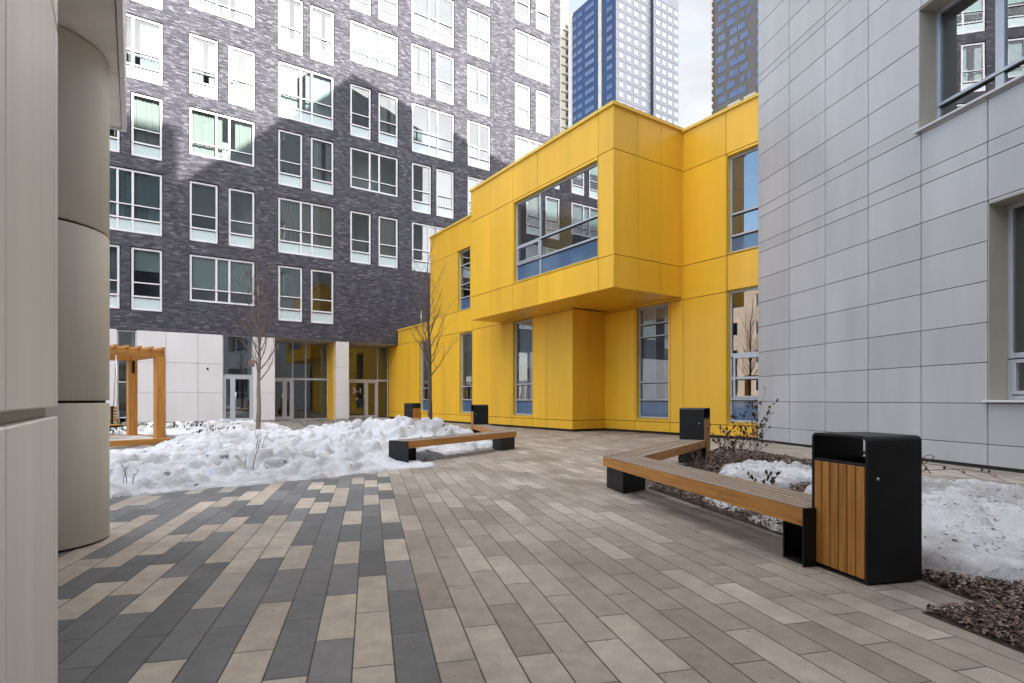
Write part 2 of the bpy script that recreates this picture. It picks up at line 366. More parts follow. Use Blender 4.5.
# ------------------------------------------------------------------ windows
WC = {}
def window(parent, x, z, w, h, rz=0, base=(0, 0, 0), vb=(), hb=(), spand=(), fw=.06, fd=.08, fm='white_frame', gm='glass', sm='pale_spandrel',
           curtain=None, y=.10, room='room', depth=1.6, name='window', seed=0, opens=()):
    """frame mesh with its pane, opaque panels, curtain and the room behind as children; x right, y inward"""
    key = (round(w, 3), round(h, 3), tuple(vb), tuple(hb), tuple(spand), fw, fm, gm, sm, room, depth, tuple(opens))
    if key not in WC:
        mb = MB()
        mb.box(0, fw, 0, fd, 0, h, .006); mb.box(w-fw, w, 0, fd, 0, h, .006); mb.box(fw, w-fw, .001, fd-.001, 0, fw, .006); mb.box(fw, w-fw, .001, fd-.001, h-fw, h, .006)
        for (bx, b0, b1, bw) in vb: mb.box(bx-bw/2, bx+bw/2, .003, fd-.003, b0, b1, .005)
        for (bz, b0, b1, bw) in hb: mb.box(b0, b1, .006, fd-.006, bz-bw/2, bz+bw/2, .005)
        for (a, b, c, d) in opens:
            t = .055
            mb.box(a, a+t, -.012, fd, c, d, .005); mb.box(b-t, b, -.012, fd, c, d, .005); mb.box(a+t, b-t, -.011, fd, c, c+t, .005); mb.box(a+t, b-t, -.011, fd, d-t, d, .005)
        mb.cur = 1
        for (bz, b0, b1, bw) in hb: mb.box(b0+.01, b1-.01, .0, fd-.02, bz-bw/2-.022, bz-bw/2)  # dark strip under each bar, its thin shadow line put in as colour
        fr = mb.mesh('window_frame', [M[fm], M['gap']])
        g = MB(); yy = fd*.55
        rs = [(fw*.7, w-fw*.7, fw*.7, h-fw*.7)]
        for s in spand: rs = [q for r in rs for q in subtract(r, s)]
        for (a, b, c, d) in rs: g.quad((a, yy, c), (b, yy, c), (b, yy, d), (a, yy, d))
        pm = g.mesh('pane', M[gm])
        spm = None
        if spand:
            s_ = MB()
            for (a, b, c, d) in spand: s_.box(a+.004, b-.004, yy-.006, yy+.02, c+.004, d-.004, .003)
            spm = s_.mesh('spandrel_panel', M[sm])
        r = MB(); e = .25; Y = fd+depth
        r.quad((-e, fd+.01, 0), (-e, Y, 0), (-e, Y, h+.1), (-e, fd+.01, h+.1)); r.quad((w+e, fd+.01, h+.1), (w+e, Y, h+.1), (w+e, Y, 0), (w+e, fd+.01, 0))
        r.quad((-e, Y, 0), (w+e, Y, 0), (w+e, Y, h+.1), (-e, Y, h+.1)); r.quad((-e, fd+.01, 0), (w+e, fd+.01, 0), (w+e, Y, 0), (-e, Y, 0)); r.quad((-e, fd+.01, h+.1), (-e, Y, h+.1), (w+e, Y, h+.1), (w+e, fd+.01, h+.1))
        rm = r.mesh('room', M[room]) if depth else None
        WC[key] = (fr, pm, spm, rm)
    fr, pm, spm, rm = WC[key]
    p = Vector(base) + Matrix.Rotation(rz, 3, 'Z') @ Vector((x, y, z))
    o = place(name, fr, parent, p, rz)
    place('pane', pm, o)
    if spm: place('spandrel_panel', spm, o)
    if rm: place('room', rm, o)
    if curtain:
        kind, a, b = curtain
        zlo = max([s[3] for s in spand if s[2] < .1], default=0)+.06
        ck = ('c', round(w, 2), round(h, 2), kind, a, b, round(zlo, 2))
        if ck not in WC:
            mb = MB(); y1 = fd+.10
            if kind == 'drape':
                for (u0, u1) in ((0, a), (1-b, 1)):
                    if u1-u0 < .02: continue
                    n = max(6, int((u1-u0)*w/.035)); vs = []; fs = []
                    for i in range(n+1):
                        xx = (u0+(u1-u0)*i/n)*w; dy = .03*math.sin(i*1.9)+.012*math.sin(i*.7)
                        vs += [(xx, y1+dy, zlo), (xx, y1+dy*.7, h-.03)]
                    for i in range(n): fs.append((2*i, 2*i+2, 2*i+3, 2*i+1))
                    mb.add(vs, fs, True)
                WC[ck] = mb.mesh('curtain', M['drape'])
            elif kind == 'roller':
                zb = zlo+(h-zlo)*(1-a); mb.box(.04, w-.04, y1, y1+.006, zb, h-.02); mb.box(.04, w-.04, y1-.006, y1+.012, zb-.02, zb, .003)
                WC[ck] = mb.mesh('curtain', M['blind'])
            else:                      # venetian blind
                zb = zlo+(h-zlo)*(1-a); zz = zb
                while zz < h-.03:
                    mb.quad((.05, y1, zz), (w-.05, y1, zz), (w-.05, y1+.022, zz+.02), (.05, y1+.022, zz+.02)); zz += .042
                WC[ck] = mb.mesh('curtain', M['drape'])
        place('curtain', WC[ck], o)
    return o

# ------------------------------------------------------------------ camera, light, sky
cam = bpy.data.cameras.new('camera'); co = bpy.data.objects.new('camera', cam); COL.objects.link(co)
co.location = (0, 0, 1.05); co.rotation_euler = (R(90), 0, 0)
cam.sensor_width = 36; cam.lens = 36*565/1024; cam.shift_y = 57.5/1024; cam.clip_start = .05; cam.clip_end = 3000
scene.camera = co
sl = bpy.data.lights.new('sun', 'SUN'); sl.energy = 3.6; sl.angle = R(.53); sl.color = (1, .95, .88)
so = bpy.data.objects.new('sun', sl); COL.objects.link(so)
sd = Vector((SUN.x*math.cos(SUN_EL), SUN.y*math.cos(SUN_EL), math.sin(SUN_EL)))
so.rotation_euler = sd.to_track_quat('Z', 'Y').to_euler(); so.location = (20, -20, 60)
w = bpy.data.worlds.new('World'); scene.world = w; w.use_nodes = True
nt = w.node_tree; bg = nt.nodes['Background']
sky = nd(nt, 'ShaderNodeTexSky', sky_type='NISHITA'); sky.sun_disc = False; sky.sun_elevation = SUN_EL; sky.sun_rotation = math.atan2(SUN.x, SUN.y)
sky.air_density = 1.2; sky.dust_density = 1.0; sky.ozone_density = 1.5
tc = nd(nt, 'ShaderNodeTexCoord')
mp = nd(nt, 'ShaderNodeMapping'); mp.inputs['Scale'].default_value = (1, 1, 2.2); nt.links.new(tc.outputs['Generated'], mp.inputs[0])
def wdot(v):
    dt = nd(nt, 'ShaderNodeVectorMath', operation='DOT_PRODUCT'); nt.links.new(tc.outputs['Generated'], dt.inputs[0]); dt.inputs[1].default_value = v
    return dt.outputs['Value']
# broken cloud: clear towards the west (-x), thick overhead and in the east; unseen clouds on the sun's side are brightened to fill the shaded courtyard
cn = mth(nt, 'ADD', mth(nt, 'MULTIPLY_ADD', wdot((.75, 0, .66)), .22, -.03), noise(nt, 1.7, 7, vec=mp.outputs[0], rough=.6))
cl = ramp(nt, cn, [(.42, 0.), (.60, 1.)])
lit = ramp(nt, mth(nt, 'MULTIPLY_ADD', wdot((.1, .9, -.35)), -.5, .5), [(.30, .155), (.66, 1.)])
wisp = ramp(nt, noise(nt, 4.5, 6, vec=mp.outputs[0], rough=.6), [(.3, .78), (.7, 1.1)])
cloud = mixc(nt, 1., mixc(nt, 1., (11.2, 11.0, 10.9), lit, 'MULTIPLY'), wisp, 'MULTIPLY')
cc = mixc(nt, mth(nt, 'MULTIPLY', cl, .92), sky.outputs[0], cloud)
nt.links.new(cc, bg.inputs[0]); bg.inputs[1].default_value = .125
vs = scene.view_settings; vs.view_transform = 'Standard'; vs.look = 'None'; vs.exposure = 2.12; vs.gamma = 1; vs.use_curve_mapping = False
cy = scene.cycles; cy.max_bounces = 8; cy.diffuse_bounces = 4; cy.glossy_bounces = 4; cy.transparent_max_bounces = 12; cy.transmission_bounces = 4
cy.use_denoising = True; cy.caustics_reflective = False; cy.caustics_refractive = False; cy.sample_clamp_indirect = 6

# ------------------------------------------------------------------ ground and paving
mb = MB(); mb.quad((-900, -900, -.004), (900, -900, -.004), (900, 900, -.004), (-900, 900, -.004))
tag(mb.build('ground', M['asphalt']), kind='structure')
mb = MB(); mb.quad((-42, -26, 0), (40, -26, 0), (40, 42, 0), (-42, 42, 0))
tag(mb.build('paving', M['paving']), kind='structure')

# ------------------------------------------------------------------ brick apartment building
BO = V(-6.072, 30.09); RB = ang(B)
bb = thing('apartment_building', 'tall dark purple brick apartment block with white windows, its top floors in sunshine', 'building', BO, 0)
XL, XR = -22.5, 11.0; ZB, ZT = 3.94, 33.6
LV = [7.40+3.23*k for k in range(8)]
cols = []
cols += [(-9.66+0, 1.1, 1.54, 2.62, 'even_wide_plain'), (-6.0, 1.1, 1.5, 2.6, 'odd_wide'), (-2.55, 1.07, 1.49, 2.55, 'even_wide_plain0'),
         (.82, 1.12, 1.46, 2.53, 'odd_wide0'), (-13.3, 1.12, 1.52, 2.62, 'odd_wide'), (7.57, 1.08, 1.57, 2.66, 'odd_wide')]
for k in range(2): cols.append((-16.9-3.55*k, 1.1, 1.52, 2.6, 'odd_wide' if k % 2 else 'even_wide_plain'))
wins = []
for (x, w1, off, wid, kind) in cols:
    for k in range(8):
        if kind.endswith('0') and k == 0: continue
        plain = 'plain' in kind
        wide = (k % 2 == 1) if kind.startswith('odd') else (k % 2 == 0)
        if wide:
            hh = 2.05 if plain else 2.62
            wins.append((x, LV[k]-hh, wid, hh, 'W', 0 if plain else .58))
        else:
            wins.append((x, LV[k]-2.62, w1, 2.62, 'N', .58)); wins.append((x+off, LV[k]-2.62, wid-off, 2.62, 'N', .58))
for k in range(8):
    if k > 0: wins.append((4.27, LV[k]-2.6, 1.5, 2.6, 'D', .58))
holes = [(x-.03, x+w_+.03, z-.035, z+h_+.03) for (x, z, w_, h_, t, s) in wins]
mb = MB(); holed_wall(mb, XL, XR, ZB, ZT, holes, .16)
mb.quad((XR, 0, 0), (XR, 14, 0), (XR, 14, ZT), (XR, 0, ZT)); mb.quad((XL, 14, 0), (XL, 0, 0), (XL, 0, ZT), (XL, 14, ZT)); mb.quad((XR, 14, 0), (XL, 14, 0), (XL, 14, ZT), (XR, 14, ZT))
mb.build('wall', M['brick'], bb, rz=RB)
mb = MB(); mb.quad((XL, 0, ZT-.4), (XR, 0, ZT-.4), (XR, 14, ZT-.4), (XL, 14, ZT-.4)); mb.box(XL-.02, XR+.02, -.03, .25, ZT, ZT+.06); mb.build('roof', M['roof'], bb, rz=RB)
mb = MB(); mb.quad((XL, 0, ZB), (XL, 2.4, ZB), (XR, 2.4, ZB), (XR, 0, ZB)); mb.build('soffit', M['white_panel'], bb, rz=RB)
rr = random.Random(5)
for (x, z, w_, h_, t, s) in wins:
    q = rr.random(); sh = LV  # curtain choice
    if q < .60: cu = ('drape', round(rr.choice([.35, .5, .5]), 2), round(rr.choice([.3, .5, .5]), 2))
    elif q < .76: cu = ('roller', rr.choice([.45, .6, .75]), 0)
    elif q < .93: cu = ('venetian', rr.choice([.7, 1.0]), 0)
    else: cu = None
    if rr.random() < .12: cu = None
    gt = s+.62 if s else .60            # transom between the lower light and the tall light
    if t == 'N':
        vb = (); hb = ((gt-.04, .06, w_-.06, .05),) + (((s, .0, w_, .07),) if s else ())
        sp = ((.03, w_-.03, .03, s-.03),) if s else ()
    elif t == 'W':
        a = w_*.40; b = w_*.60
        vb = ((a, 0, h_, .085), (b, 0, h_, .085)); hb = ((gt-.04, .06, w_-.06, .05),) + (((s, 0, w_, .07),) if s else ())
        sp = ((.03, a-.012, .03, s-.03), (a+.012, b-.012, .03, s-.03), (b+.012, w_-.03, .03, s-.03)) if s else ()
    else:
        a = w_*.5; vb = ((a, 0, h_, .085),); hb = ((gt-.04, .06, w_-.06, .05), (s, 0, w_, .07)); sp = ((.03, a-.012, .03, s-.03), (a+.012, w_-.03, .03, s-.03))
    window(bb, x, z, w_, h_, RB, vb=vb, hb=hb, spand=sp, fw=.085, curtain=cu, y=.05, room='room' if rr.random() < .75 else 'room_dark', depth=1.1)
# white ground floor
def gpan(x0, x1, vj, hj, nm='ground_floor_panel', y0=0):
    mb = MB(); panels(mb, vj, hj, [], .006, y0, .04); mb.box(x0, x1, y0+.042, y0+.30, 0, ZB-.005); return mb.build(nm, [M['white_panel']], bb, rz=RB)
HJ = [.06, 1.33, 2.62, ZB-.005]
gpan(-22.5, -12.27, [-22.5, -20.8, -19, -17.2, -15.6, -14.0, -12.27], HJ)
gpan(-11.60, -8.36, [-11.60, -10.54, -9.34, -8.36], HJ); gpan(-7.10, -6.15, [-7.10, -6.15], HJ); gpan(-3.285, -2.63, [-3.285, -2.63], HJ)
window(bb, -12.27, .25, .67, 3.66, RB, fw=.05, hb=((1.5, .05, .62, .05),), fm='grey_frame', gm='glass', y=.06, room='room', depth=2.0, curtain=('drape', 0, .25))
# glazed door beside the white panels, with fixed glass above
window(bb, -8.36, 2.12, 1.26, ZB-2.12, RB, fw=.04, fm='grey_frame', gm='glass_hi', y=.10, room='room_dark', curtain=('venetian', 1.0, 0))
def door(x, w_, h_, y, leaf, fm, gm='glass'):
    mb = MB(); f = .075
    mb.box(0, f, 0, .09, 0, h_, .005); mb.box(w_-f, w_, 0, .09, 0, h_, .005); mb.box(f, w_-f, .002, .088, h_-f, h_, .005); mb.box(f, w_-f, .002, .088, 0, .05, .005)
    mb.box(leaf-f*.6, leaf+f*.6, -.004, .085, .05, h_-f, .005)
    o = mb.build('door', M[fm], bb, Matrix.Rotation(RB, 3, 'Z') @ Vector((x, y, .01)), RB)
    lf = MB()
    for (a, b) in ((f, leaf-f*.6), (leaf+f*.6, w_-f)):
        t = .06
        lf.box(a+.004, a+t, .01, .075, .055, h_-f-.004, .004); lf.box(b-t, b-.004, .01, .075, .055, h_-f-.004, .004); lf.box(a+t, b-t, .011, .074, .055, .16, .004); lf.box(a+t, b-t, .011, .074, h_-f-.07, h_-f-.004, .004)
    lf.build('door_leaf', M[fm], o)
    g = MB(); g.quad((f, .045, .06), (w_-f, .045, .06), (w_-f, .045, h_-f), (f, .045, h_-f)); g.build('pane', M[gm], o)
    hd = MB(); hx = leaf+f*1.6 if leaf < w_/2 else leaf-f*1.6
    hd.tube([(hx, -.05, .75), (hx, -.05, 1.35)], .016, 8); hd.tube([(hx, -.05, .82), (hx, .02, .82)], .01, 6); hd.tube([(hx, -.05, 1.28), (hx, .02, 1.28)], .01, 6); hd.build('handle', M['steel'], o)
    return o
door(-8.36, 1.26, 2.10, .10, .42, 'grey_frame', 'glass_hi')
mb = MB(); mb.quad((-8.6, .22, .01), (-6.9, .22, .01), (-6.9, 2.4, .01), (-8.6, 2.4, .01)); mb.quad((-8.6, 2.4, 0), (-6.9, 2.4, 0), (-6.9, 2.4, 3.9), (-8.6, 2.4, 3.9)); mb.build('lobby_wall', M['room_dark'], bb, rz=RB)
# two recessed glazed lobbies
RD = 1.36
def lobby(x0, x1, dx, dw, leaf, splits, fmat):
    h = 2.06; top = ZB-.02
    window(bb, x0, h, x1-x0, top-h, RB, vb=tuple((s-x0, 0, top-h, .05) for s in splits), fw=.05, fm='grey_frame', gm='glass', y=RD, room='room_warm', depth=.0)
    if dx > x0+.1: window(bb, x0, .0, dx-x0, h, RB, fw=.05, fm='grey_frame', gm='glass', y=RD, depth=0, room='room_warm')
    if x1 > dx+dw+.1:
        ss = [s for s in splits if dx+dw+.05 < s < x1]
        window(bb, dx+dw, .0, x1-dx-dw, h, RB, vb=tuple((s-dx-dw, 0, h, .05) for s in ss), fw=.05, fm='grey_frame', gm='glass', y=RD, depth=0, room='room_warm')
    d = door(dx, dw, h-.01, RD-.004, leaf, fmat)
    r = MB(); Y = RD+4.2
    r.quad((x0, RD+.1, .012), (x1, RD+.1, .012), (x1, Y, .012), (x0, Y, .012)); r.quad((x0, Y, 0), (x1, Y, 0), (x1, Y, top), (x0, Y, top)); r.quad((x0-.01, RD+.1, 0), (x0-.01, Y, 0), (x0-.01, Y, top), (x0-.01, RD+.1, top)); r.quad((x1+.01, RD+.1, top), (x1+.01, Y, top), (x1+.01, Y, 0), (x1+.01, RD+.1, 0)); r.quad((x0, RD+.1, top), (x0, Y, top), (x1, Y, top), (x1, RD+.1, top))
    r.build('lobby_wall', M['room_warm'], bb, rz=RB)
    c = MB(); mx = (x0+x1)/2
    c.box(mx-.2, mx+.9, RD+2.6, RD+3.0, 0.02, 1.05, .02); c.box(mx+.3, mx+1., RD+3.6, RD+4.0, .02, 2.3, .02); c.build('reception_counter', M['room_dark'], bb, rz=RB)
    return d
lobby(-6.13, -3.30, -6.1, 1.05, .66, (-5.05, -4.42), 'grey_frame')
d31 = lobby(-2.62, -.02, -2.30, 1.66, 1.04, (-.62,), 'grey_frame')
fc = bpy.data.curves.new('door_number', 'FONT'); fc.body = '3-1'; fc.size = .42; fc.extrude = .002; fc.offset = .006; fc.align_x = 'CENTER'
fc.materials.append(M['concrete'])
fo = bpy.data.objects.new('number_curve', fc); COL.objects.link(fo); bpy.context.view_layer.update(); dm = bpy.data.meshes.new_from_object(fo.evaluated_get(bpy.context.evaluated_depsgraph_get())); bpy.data.objects.remove(fo); fo = place('door_number', dm); fo.parent = d31; fo.location = (.55, .030, 1.34); fo.rotation_euler = (R(90), 0, 0)
nb = MB(); nb.box(.44, .60, .036, .040, 1.05, 1.09); nb.box(.46, .58, .036, .040, .98, 1.0); nb.build('door_notice', M['white_frame'], d31)
# yellow return of the white pillar and recess side walls
mb = MB(); mb.box(-3.30, -3.287, .302, RD+.06, 0, ZB-.01); mb.box(-3.287, -2.625, .302, RD+.06, 0, ZB-.01); mb.build('pillar_return', M['yellow'], bb, rz=RB)
mb = MB(); mb.box(-6.87, -6.14, .302, RD+.1, 0, ZB-.01); mb.build('pillar_return', M['white_panel'], bb, rz=RB)
mb = MB(); mb.box(-9.0, -8.94, -.05, 0, 2.35, 2.45, .01); mb.build('wall_lamp', M['dark_metal'], bb, rz=RB)

# ------------------------------------------------------------------ yellow building
P1O = V(1.937, 18.087); P3O = V(3.087, 18.857); PI_ = V(4.87, 16.187); P2O = V(2.641, 14.699)
yb = thing('yellow_building', 'bright yellow metal clad two storey annex with an overhanging upper window box', 'building', P1O, 0)
RY = ang(-A); RS = ang(B)
def rel(p): return p - P1O
YT = 8.68
def ywall(o, rz, vj, hj, holes, nm='cladding', back=True):
    mb = MB(); panels(mb, vj, hj, [h for h in holes], .008, 0, .03, .003)
    c = mb.build(nm, M['yellow'], yb, rel(o), rz)
    b = MB(); holed_wall(b, vj[0], vj[-1], hj[0]+.008, hj[-1]-.01, holes, .18, .022)
    b.build('joint_backing', M['ygap'], yb, rel(o), rz)
    for (a, b_, c_, d_) in holes:
        t = .012; rv = MB()
        rv.box(a, a+t, .031, .20, c_, d_); rv.box(b_-t, b_, .031, .20, c_, d_); rv.box(a+t, b_-t, .032, .20, d_-t, d_); rv.box(a-.01, b_+.01, -.012, .20, c_-.004, c_+.014); rv.build('window_reveal', M['yellow_trim'], yb, rel(o), rz)
    return c
def ywin(o, rz, h, vb=(), hb=(), spand=(), opens=(), curtain=None, room='room', depth=2.2):
    a, b, c, d = h
    return window(yb, a+.014, c+.016, b-a-.028, d-c-.03, rz, rel(o), vb, hb, spand, .05, .07, 'grey_frame', 'glass_hi', 'blue_spandrel', curtain, .10, room, depth, opens=opens)
Z0, ZJ = .07, .36
# lower wall (x = -t): far low part, then the two-storey part up to the pier corner
hL = [(-11.69, -10.50, .45, 3.87), (-7.58, -6.48, .45, 3.87), (-3.42, -2.20, .45, 3.90)]
hU = [(-7.72, -6.66, 4.84, 7.42)]
ywall(P1O, RY, [-14.43, -13.2, -11.71, -10.48], [Z0, ZJ, 3.92, 4.68], hL[:1])
ywall(P1O, RY, [-10.48, -9.2, -7.80, -6.45, -4.98, -3.5, -2.15, -1.40, 0], [Z0, ZJ, 3.92, 4.84, 7.44, YT], hL[1:]+hU)
ywall(P1O, RY, [-15.79, -14.433], [Z0, ZJ, 3.90], [])
for i, h in enumerate(hL):
    H_ = h[3]-h[2]-.03; W_ = h[1]-h[0]-.028
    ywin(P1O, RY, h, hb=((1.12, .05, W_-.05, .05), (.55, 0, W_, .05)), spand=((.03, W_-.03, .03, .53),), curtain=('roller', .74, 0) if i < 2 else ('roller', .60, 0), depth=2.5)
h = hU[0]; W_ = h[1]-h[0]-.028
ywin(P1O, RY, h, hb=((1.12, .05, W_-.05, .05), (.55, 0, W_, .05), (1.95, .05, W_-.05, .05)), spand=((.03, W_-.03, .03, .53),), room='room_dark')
# pier side and set-back wall on the right
ywall(P1O, RS, [0, .70, 1.44], [Z0, ZJ, 3.95], [])
h3 = [(1.45, 2.70, .45, 3.90), (4.70, 5.68, .43, 3.91), (4.70, 5.68, 4.88, 7.46)]
ywall(P3O, RY, [0, 1.36, 2.78, 3.25, 4.66, 5.69], [Z0, ZJ, 3.89, 4.85, 7.54, YT], h3)
W_ = 1.25-.028
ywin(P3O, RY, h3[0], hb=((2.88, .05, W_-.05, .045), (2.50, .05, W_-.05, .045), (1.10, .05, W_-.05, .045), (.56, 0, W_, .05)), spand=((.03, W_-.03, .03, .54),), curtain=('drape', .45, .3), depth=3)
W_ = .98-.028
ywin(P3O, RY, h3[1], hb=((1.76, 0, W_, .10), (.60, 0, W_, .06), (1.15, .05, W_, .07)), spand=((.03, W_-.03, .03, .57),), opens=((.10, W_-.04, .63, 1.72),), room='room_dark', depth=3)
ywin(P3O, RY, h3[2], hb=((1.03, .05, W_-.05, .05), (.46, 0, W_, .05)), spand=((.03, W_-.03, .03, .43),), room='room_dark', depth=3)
# overhanging box: front, side, far end, underside
hB = [(-4.66, -.62, 4.87, 7.49)]
ywall(P2O, RY, [-7.5, -6.1, -4.74, -3.35, -.58, 0], [3.96, 4.82, 7.58, YT+.05], hB)
ywall(PI_, RS, [-2.68, -1.78, -.88, .04], [3.96, 4.83, 7.58, YT+.05], [])
W_ = 4.04-.028; H_ = 2.59; m = -3.35+4.66
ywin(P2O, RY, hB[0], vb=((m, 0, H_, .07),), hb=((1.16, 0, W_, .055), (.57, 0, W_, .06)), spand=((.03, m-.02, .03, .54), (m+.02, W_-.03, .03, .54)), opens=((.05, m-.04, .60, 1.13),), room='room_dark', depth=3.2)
e0 = P2O + A*7.5
mb = MB(); mb.quad(*[rel(p) + Vector((0, 0, z)) for p, z in ((e0, 3.97), (e0+B*1.31, 3.97), (e0+B*1.31, YT), (e0, YT))]); mb.build('cladding', M['yellow'], yb)
mb = MB(); U = 3.965
def sheet(mb, pts, z): mb.add([rel(p)+Vector((0, 0, z)) for p in pts], [list(range(len(pts)))])
q1 = P2O+A*7.5; q2 = P2O+A*3.35; q3 = P2O-A*.0
g = .006
for (a, b) in ((0.02, 2.0), (2.0, 3.35), (3.35, 4.74), (4.74, 6.1), (6.1, 7.48)):
    for (c, d) in ((.03, 1.30),) if a > 0.1 else ((.03, 1.30),):
        p = [P2O+A*(a+g)+B*c, P2O+A*(a+g)+B*d, P2O+A*(b-g)+B*d, P2O+A*(b-g)+B*c]
        mb.add([rel(x)+Vector((0, 0, U)) for x in p]+[rel(x)+Vector((0, 0, U+.02)) for x in p], [(0, 1, 2, 3), (7, 6, 5, 4), (0, 4, 5, 1), (1, 5, 6, 2), (2, 6, 7, 3), (3, 7, 4, 0)])
p = [P2O+A*.02+B*1.32, P2O+A*.02+B*2.66, P3O+A*.0+B*0.0-B*.02, P1O-A*.0+B*.02]
for (a, b) in ((-3.2, -1.7), (-1.7, -.01)):
    p = [P3O+A*(a+g)-B*1.38, P3O+A*(a+g)-B*.02, P3O+A*(b-g)-B*.02, P3O+A*(b-g)-B*1.38]
    if a > -3: pass
    mb.add([rel(x)+Vector((0, 0, U+.006)) for x in p]+[rel(x)+Vector((0, 0, U+.026)) for x in p], [(0, 1, 2, 3), (7, 6, 5, 4), (0, 4, 5, 1), (1, 5, 6, 2), (2, 6, 7, 3), (3, 7, 4, 0)])
mb.build('soffit', M['yellow'], yb)
mb = MB(); sheet(mb, [P2O+A*.03+B*.03, P2O+A*7.47+B*.03, P2O+A*7.47+B*1.3, P3O-A*.0-B*.01, P3O-A*3.2-B*.02, PI_-A*0-B*.03], U+.03); mb.build('joint_backing', M['ygap'], yb)
# recessed plinth coloured black for the shade in its recess, coping, roof and the hidden back
mb = MB()
for (p, q) in ((P1O+A*14.43, P1O), (P1O, P3O), (P3O, P3O-A*5.68)):
    t = (q-p).normalized(); n = Vector((-t.y, t.x, 0)); a = rel(p)+n*.03-t*.03*0; b = rel(q)+n*.03
    mb.quad(a, b, b+Vector((0, 0, Z0+.03)), a+Vector((0, 0, Z0+.03)))
mb.build('plinth', M['gap'], yb)
def strip(mb, p, q, z0, z1, out, inn):
    t = (q-p).normalized(); n = Vector((-t.y, t.x, 0))
    ps = [rel(p)-n*out, rel(q)-n*out, rel(q)+n*inn, rel(p)+n*inn]
    mb.add([x+Vector((0, 0, z0)) for x in ps]+[x+Vector((0, 0, z1)) for x in ps], [(3, 2, 1, 0), (4, 5, 6, 7), (0, 1, 5, 4), (1, 2, 6, 5), (2, 3, 7, 6), (3, 0, 4, 7)])
CT = YT+.06
for (p, q, z0, z1) in ((P1O+A*10.5, P1O+A*4.3, YT-.02, CT), (P2O+A*7.52, P2O-A*.03, YT+.03, CT+.06), (P2O-A*.002, PI_, YT+.029, CT+.059), (P3O-A*3.2, P3O-A*5.69, YT-.021, CT-.001), (P1O+A*14.43, P1O+A*10.5, 4.66, 4.74)):
    mb = MB(); strip(mb, p, q, z0, z1, .05, .3); mb.build('coping', M['yellow_trim'], yb)
mb = MB()
sheet(mb, [P1O+A*10.48, P1O+B*.0, P1O+B*1.385, P1O+A*10.48+B*1.385], YT-.12); sheet(mb, [P3O+A*10.48, P3O-A*5.6, P3O-A*5.6+B*9.5, P3O+A*10.48+B*12.6], YT-.124); sheet(mb, [P2O+A*7.48+B*.04, P2O-A*.0+B*.04, PI_, PI_+A*7.48], YT-.116)
sheet(mb, [P1O+A*14.4, P1O+A*14.4+B*12, P1O+A*10.5+B*12, P1O+A*10.5], 4.6)
mb.build('roof', M['roof'], yb)
mb = MB()
for (p, q, zt) in ((P1O+A*10.48+B*14, P1O+A*10.48, YT-.01), (P3O-A*5.6+B*9.5, P1O+A*10.48+B*14, YT-.01), (P3O-A*5.68, P3O-A*5.6+B*9.5, YT-.01)):
    a = rel(p); b = rel(q); mb.quad(a, b, b+Vector((0, 0, zt)), a+Vector((0, 0, zt)))
mb.build('back_wall', M['yellow'], yb)
mb = MB(); pp = rel(P1O+A*12.6+B*.5)
mb.tube([pp+Vector((0, 0, 4.6)), pp+Vector((0, 0, 5.55))], .025, 8); mb.build('vent_pipe', M['white_panel'], yb)

# ------------------------------------------------------------------ grey building on the right
GO = V(6.106, 14.025); RG = ang(-C); GH = 28.9; GL = 20.
gb = thing('grey_panel_building', 'grey panel clad building filling the right side, with deep beige framed windows', 'building', GO, 0)
HZ = [.05, .37, .985, 1.6, 2.2, 2.82, 3.42, 4.02, 4.66, 4.90, 5.53, 5.78, 6.4, 7.06, 7.68, 8.25, 8.87, 9.05, 9.67]
while HZ[-1] < GH-.9: HZ.append(round(HZ[-1]+(.62 if len(HZ) % 8 else .22), 3))
HZ.append(GH)
VX = [0, 1.17, 2.30, 3.42, 4.54, 5.66, 6.78, 7.9, 9.02, 10.14, 11.26, 12.38, 13.5] + [15.7, 17.9] + [GL]
gh = [(4.50, 8.30, 5.60, 7.66), (5.67, 8.30, 1.03, 3.97), (10.2, 13.4, 1.03, 3.97), (10.2, 13.4, 5.60, 7.66)]
for k in range(4): gh.append((4.50, 8.30, 10.3+4.5*k, 12.4+4.5*k))
mb = MB(); panels(mb, VX, HZ, gh, .0055, 0, .03, .003, .0075); mb.build('cladding', M['grey'], gb, rz=RG)
mb = MB(); holed_wall(mb, 0, GL, 0, GH-.02, gh, .05, .024); mb.build('joint_backing', M['ggap'], gb, rz=RG)
mb = MB(); mb.quad((0, .024, 0), (0, .024, GH-.02), (0, 13, GH-.02), (0, 13, 0)); mb.quad((GL, 13, 0), (GL, 13, GH-.02), (GL, .024, GH-.02), (GL, .024, 0)); mb.quad((GL, 13, 0), (0, 13, 0), (0, 13, GH-.02), (GL, 13, GH-.02)); mb.quad((0, .03, GH-.03), (GL, .03, GH-.03), (GL, 13, GH-.03), (0, 13, GH-.03))
mb.build('back_wall', M['grey'], gb, rz=RG)
mb = MB(); mb.quad((0, .012, 0), (GL, .012, 0), (GL, .012, .055), (0, .012, .055)); mb.build('plinth', M['gap'], gb, rz=RG)
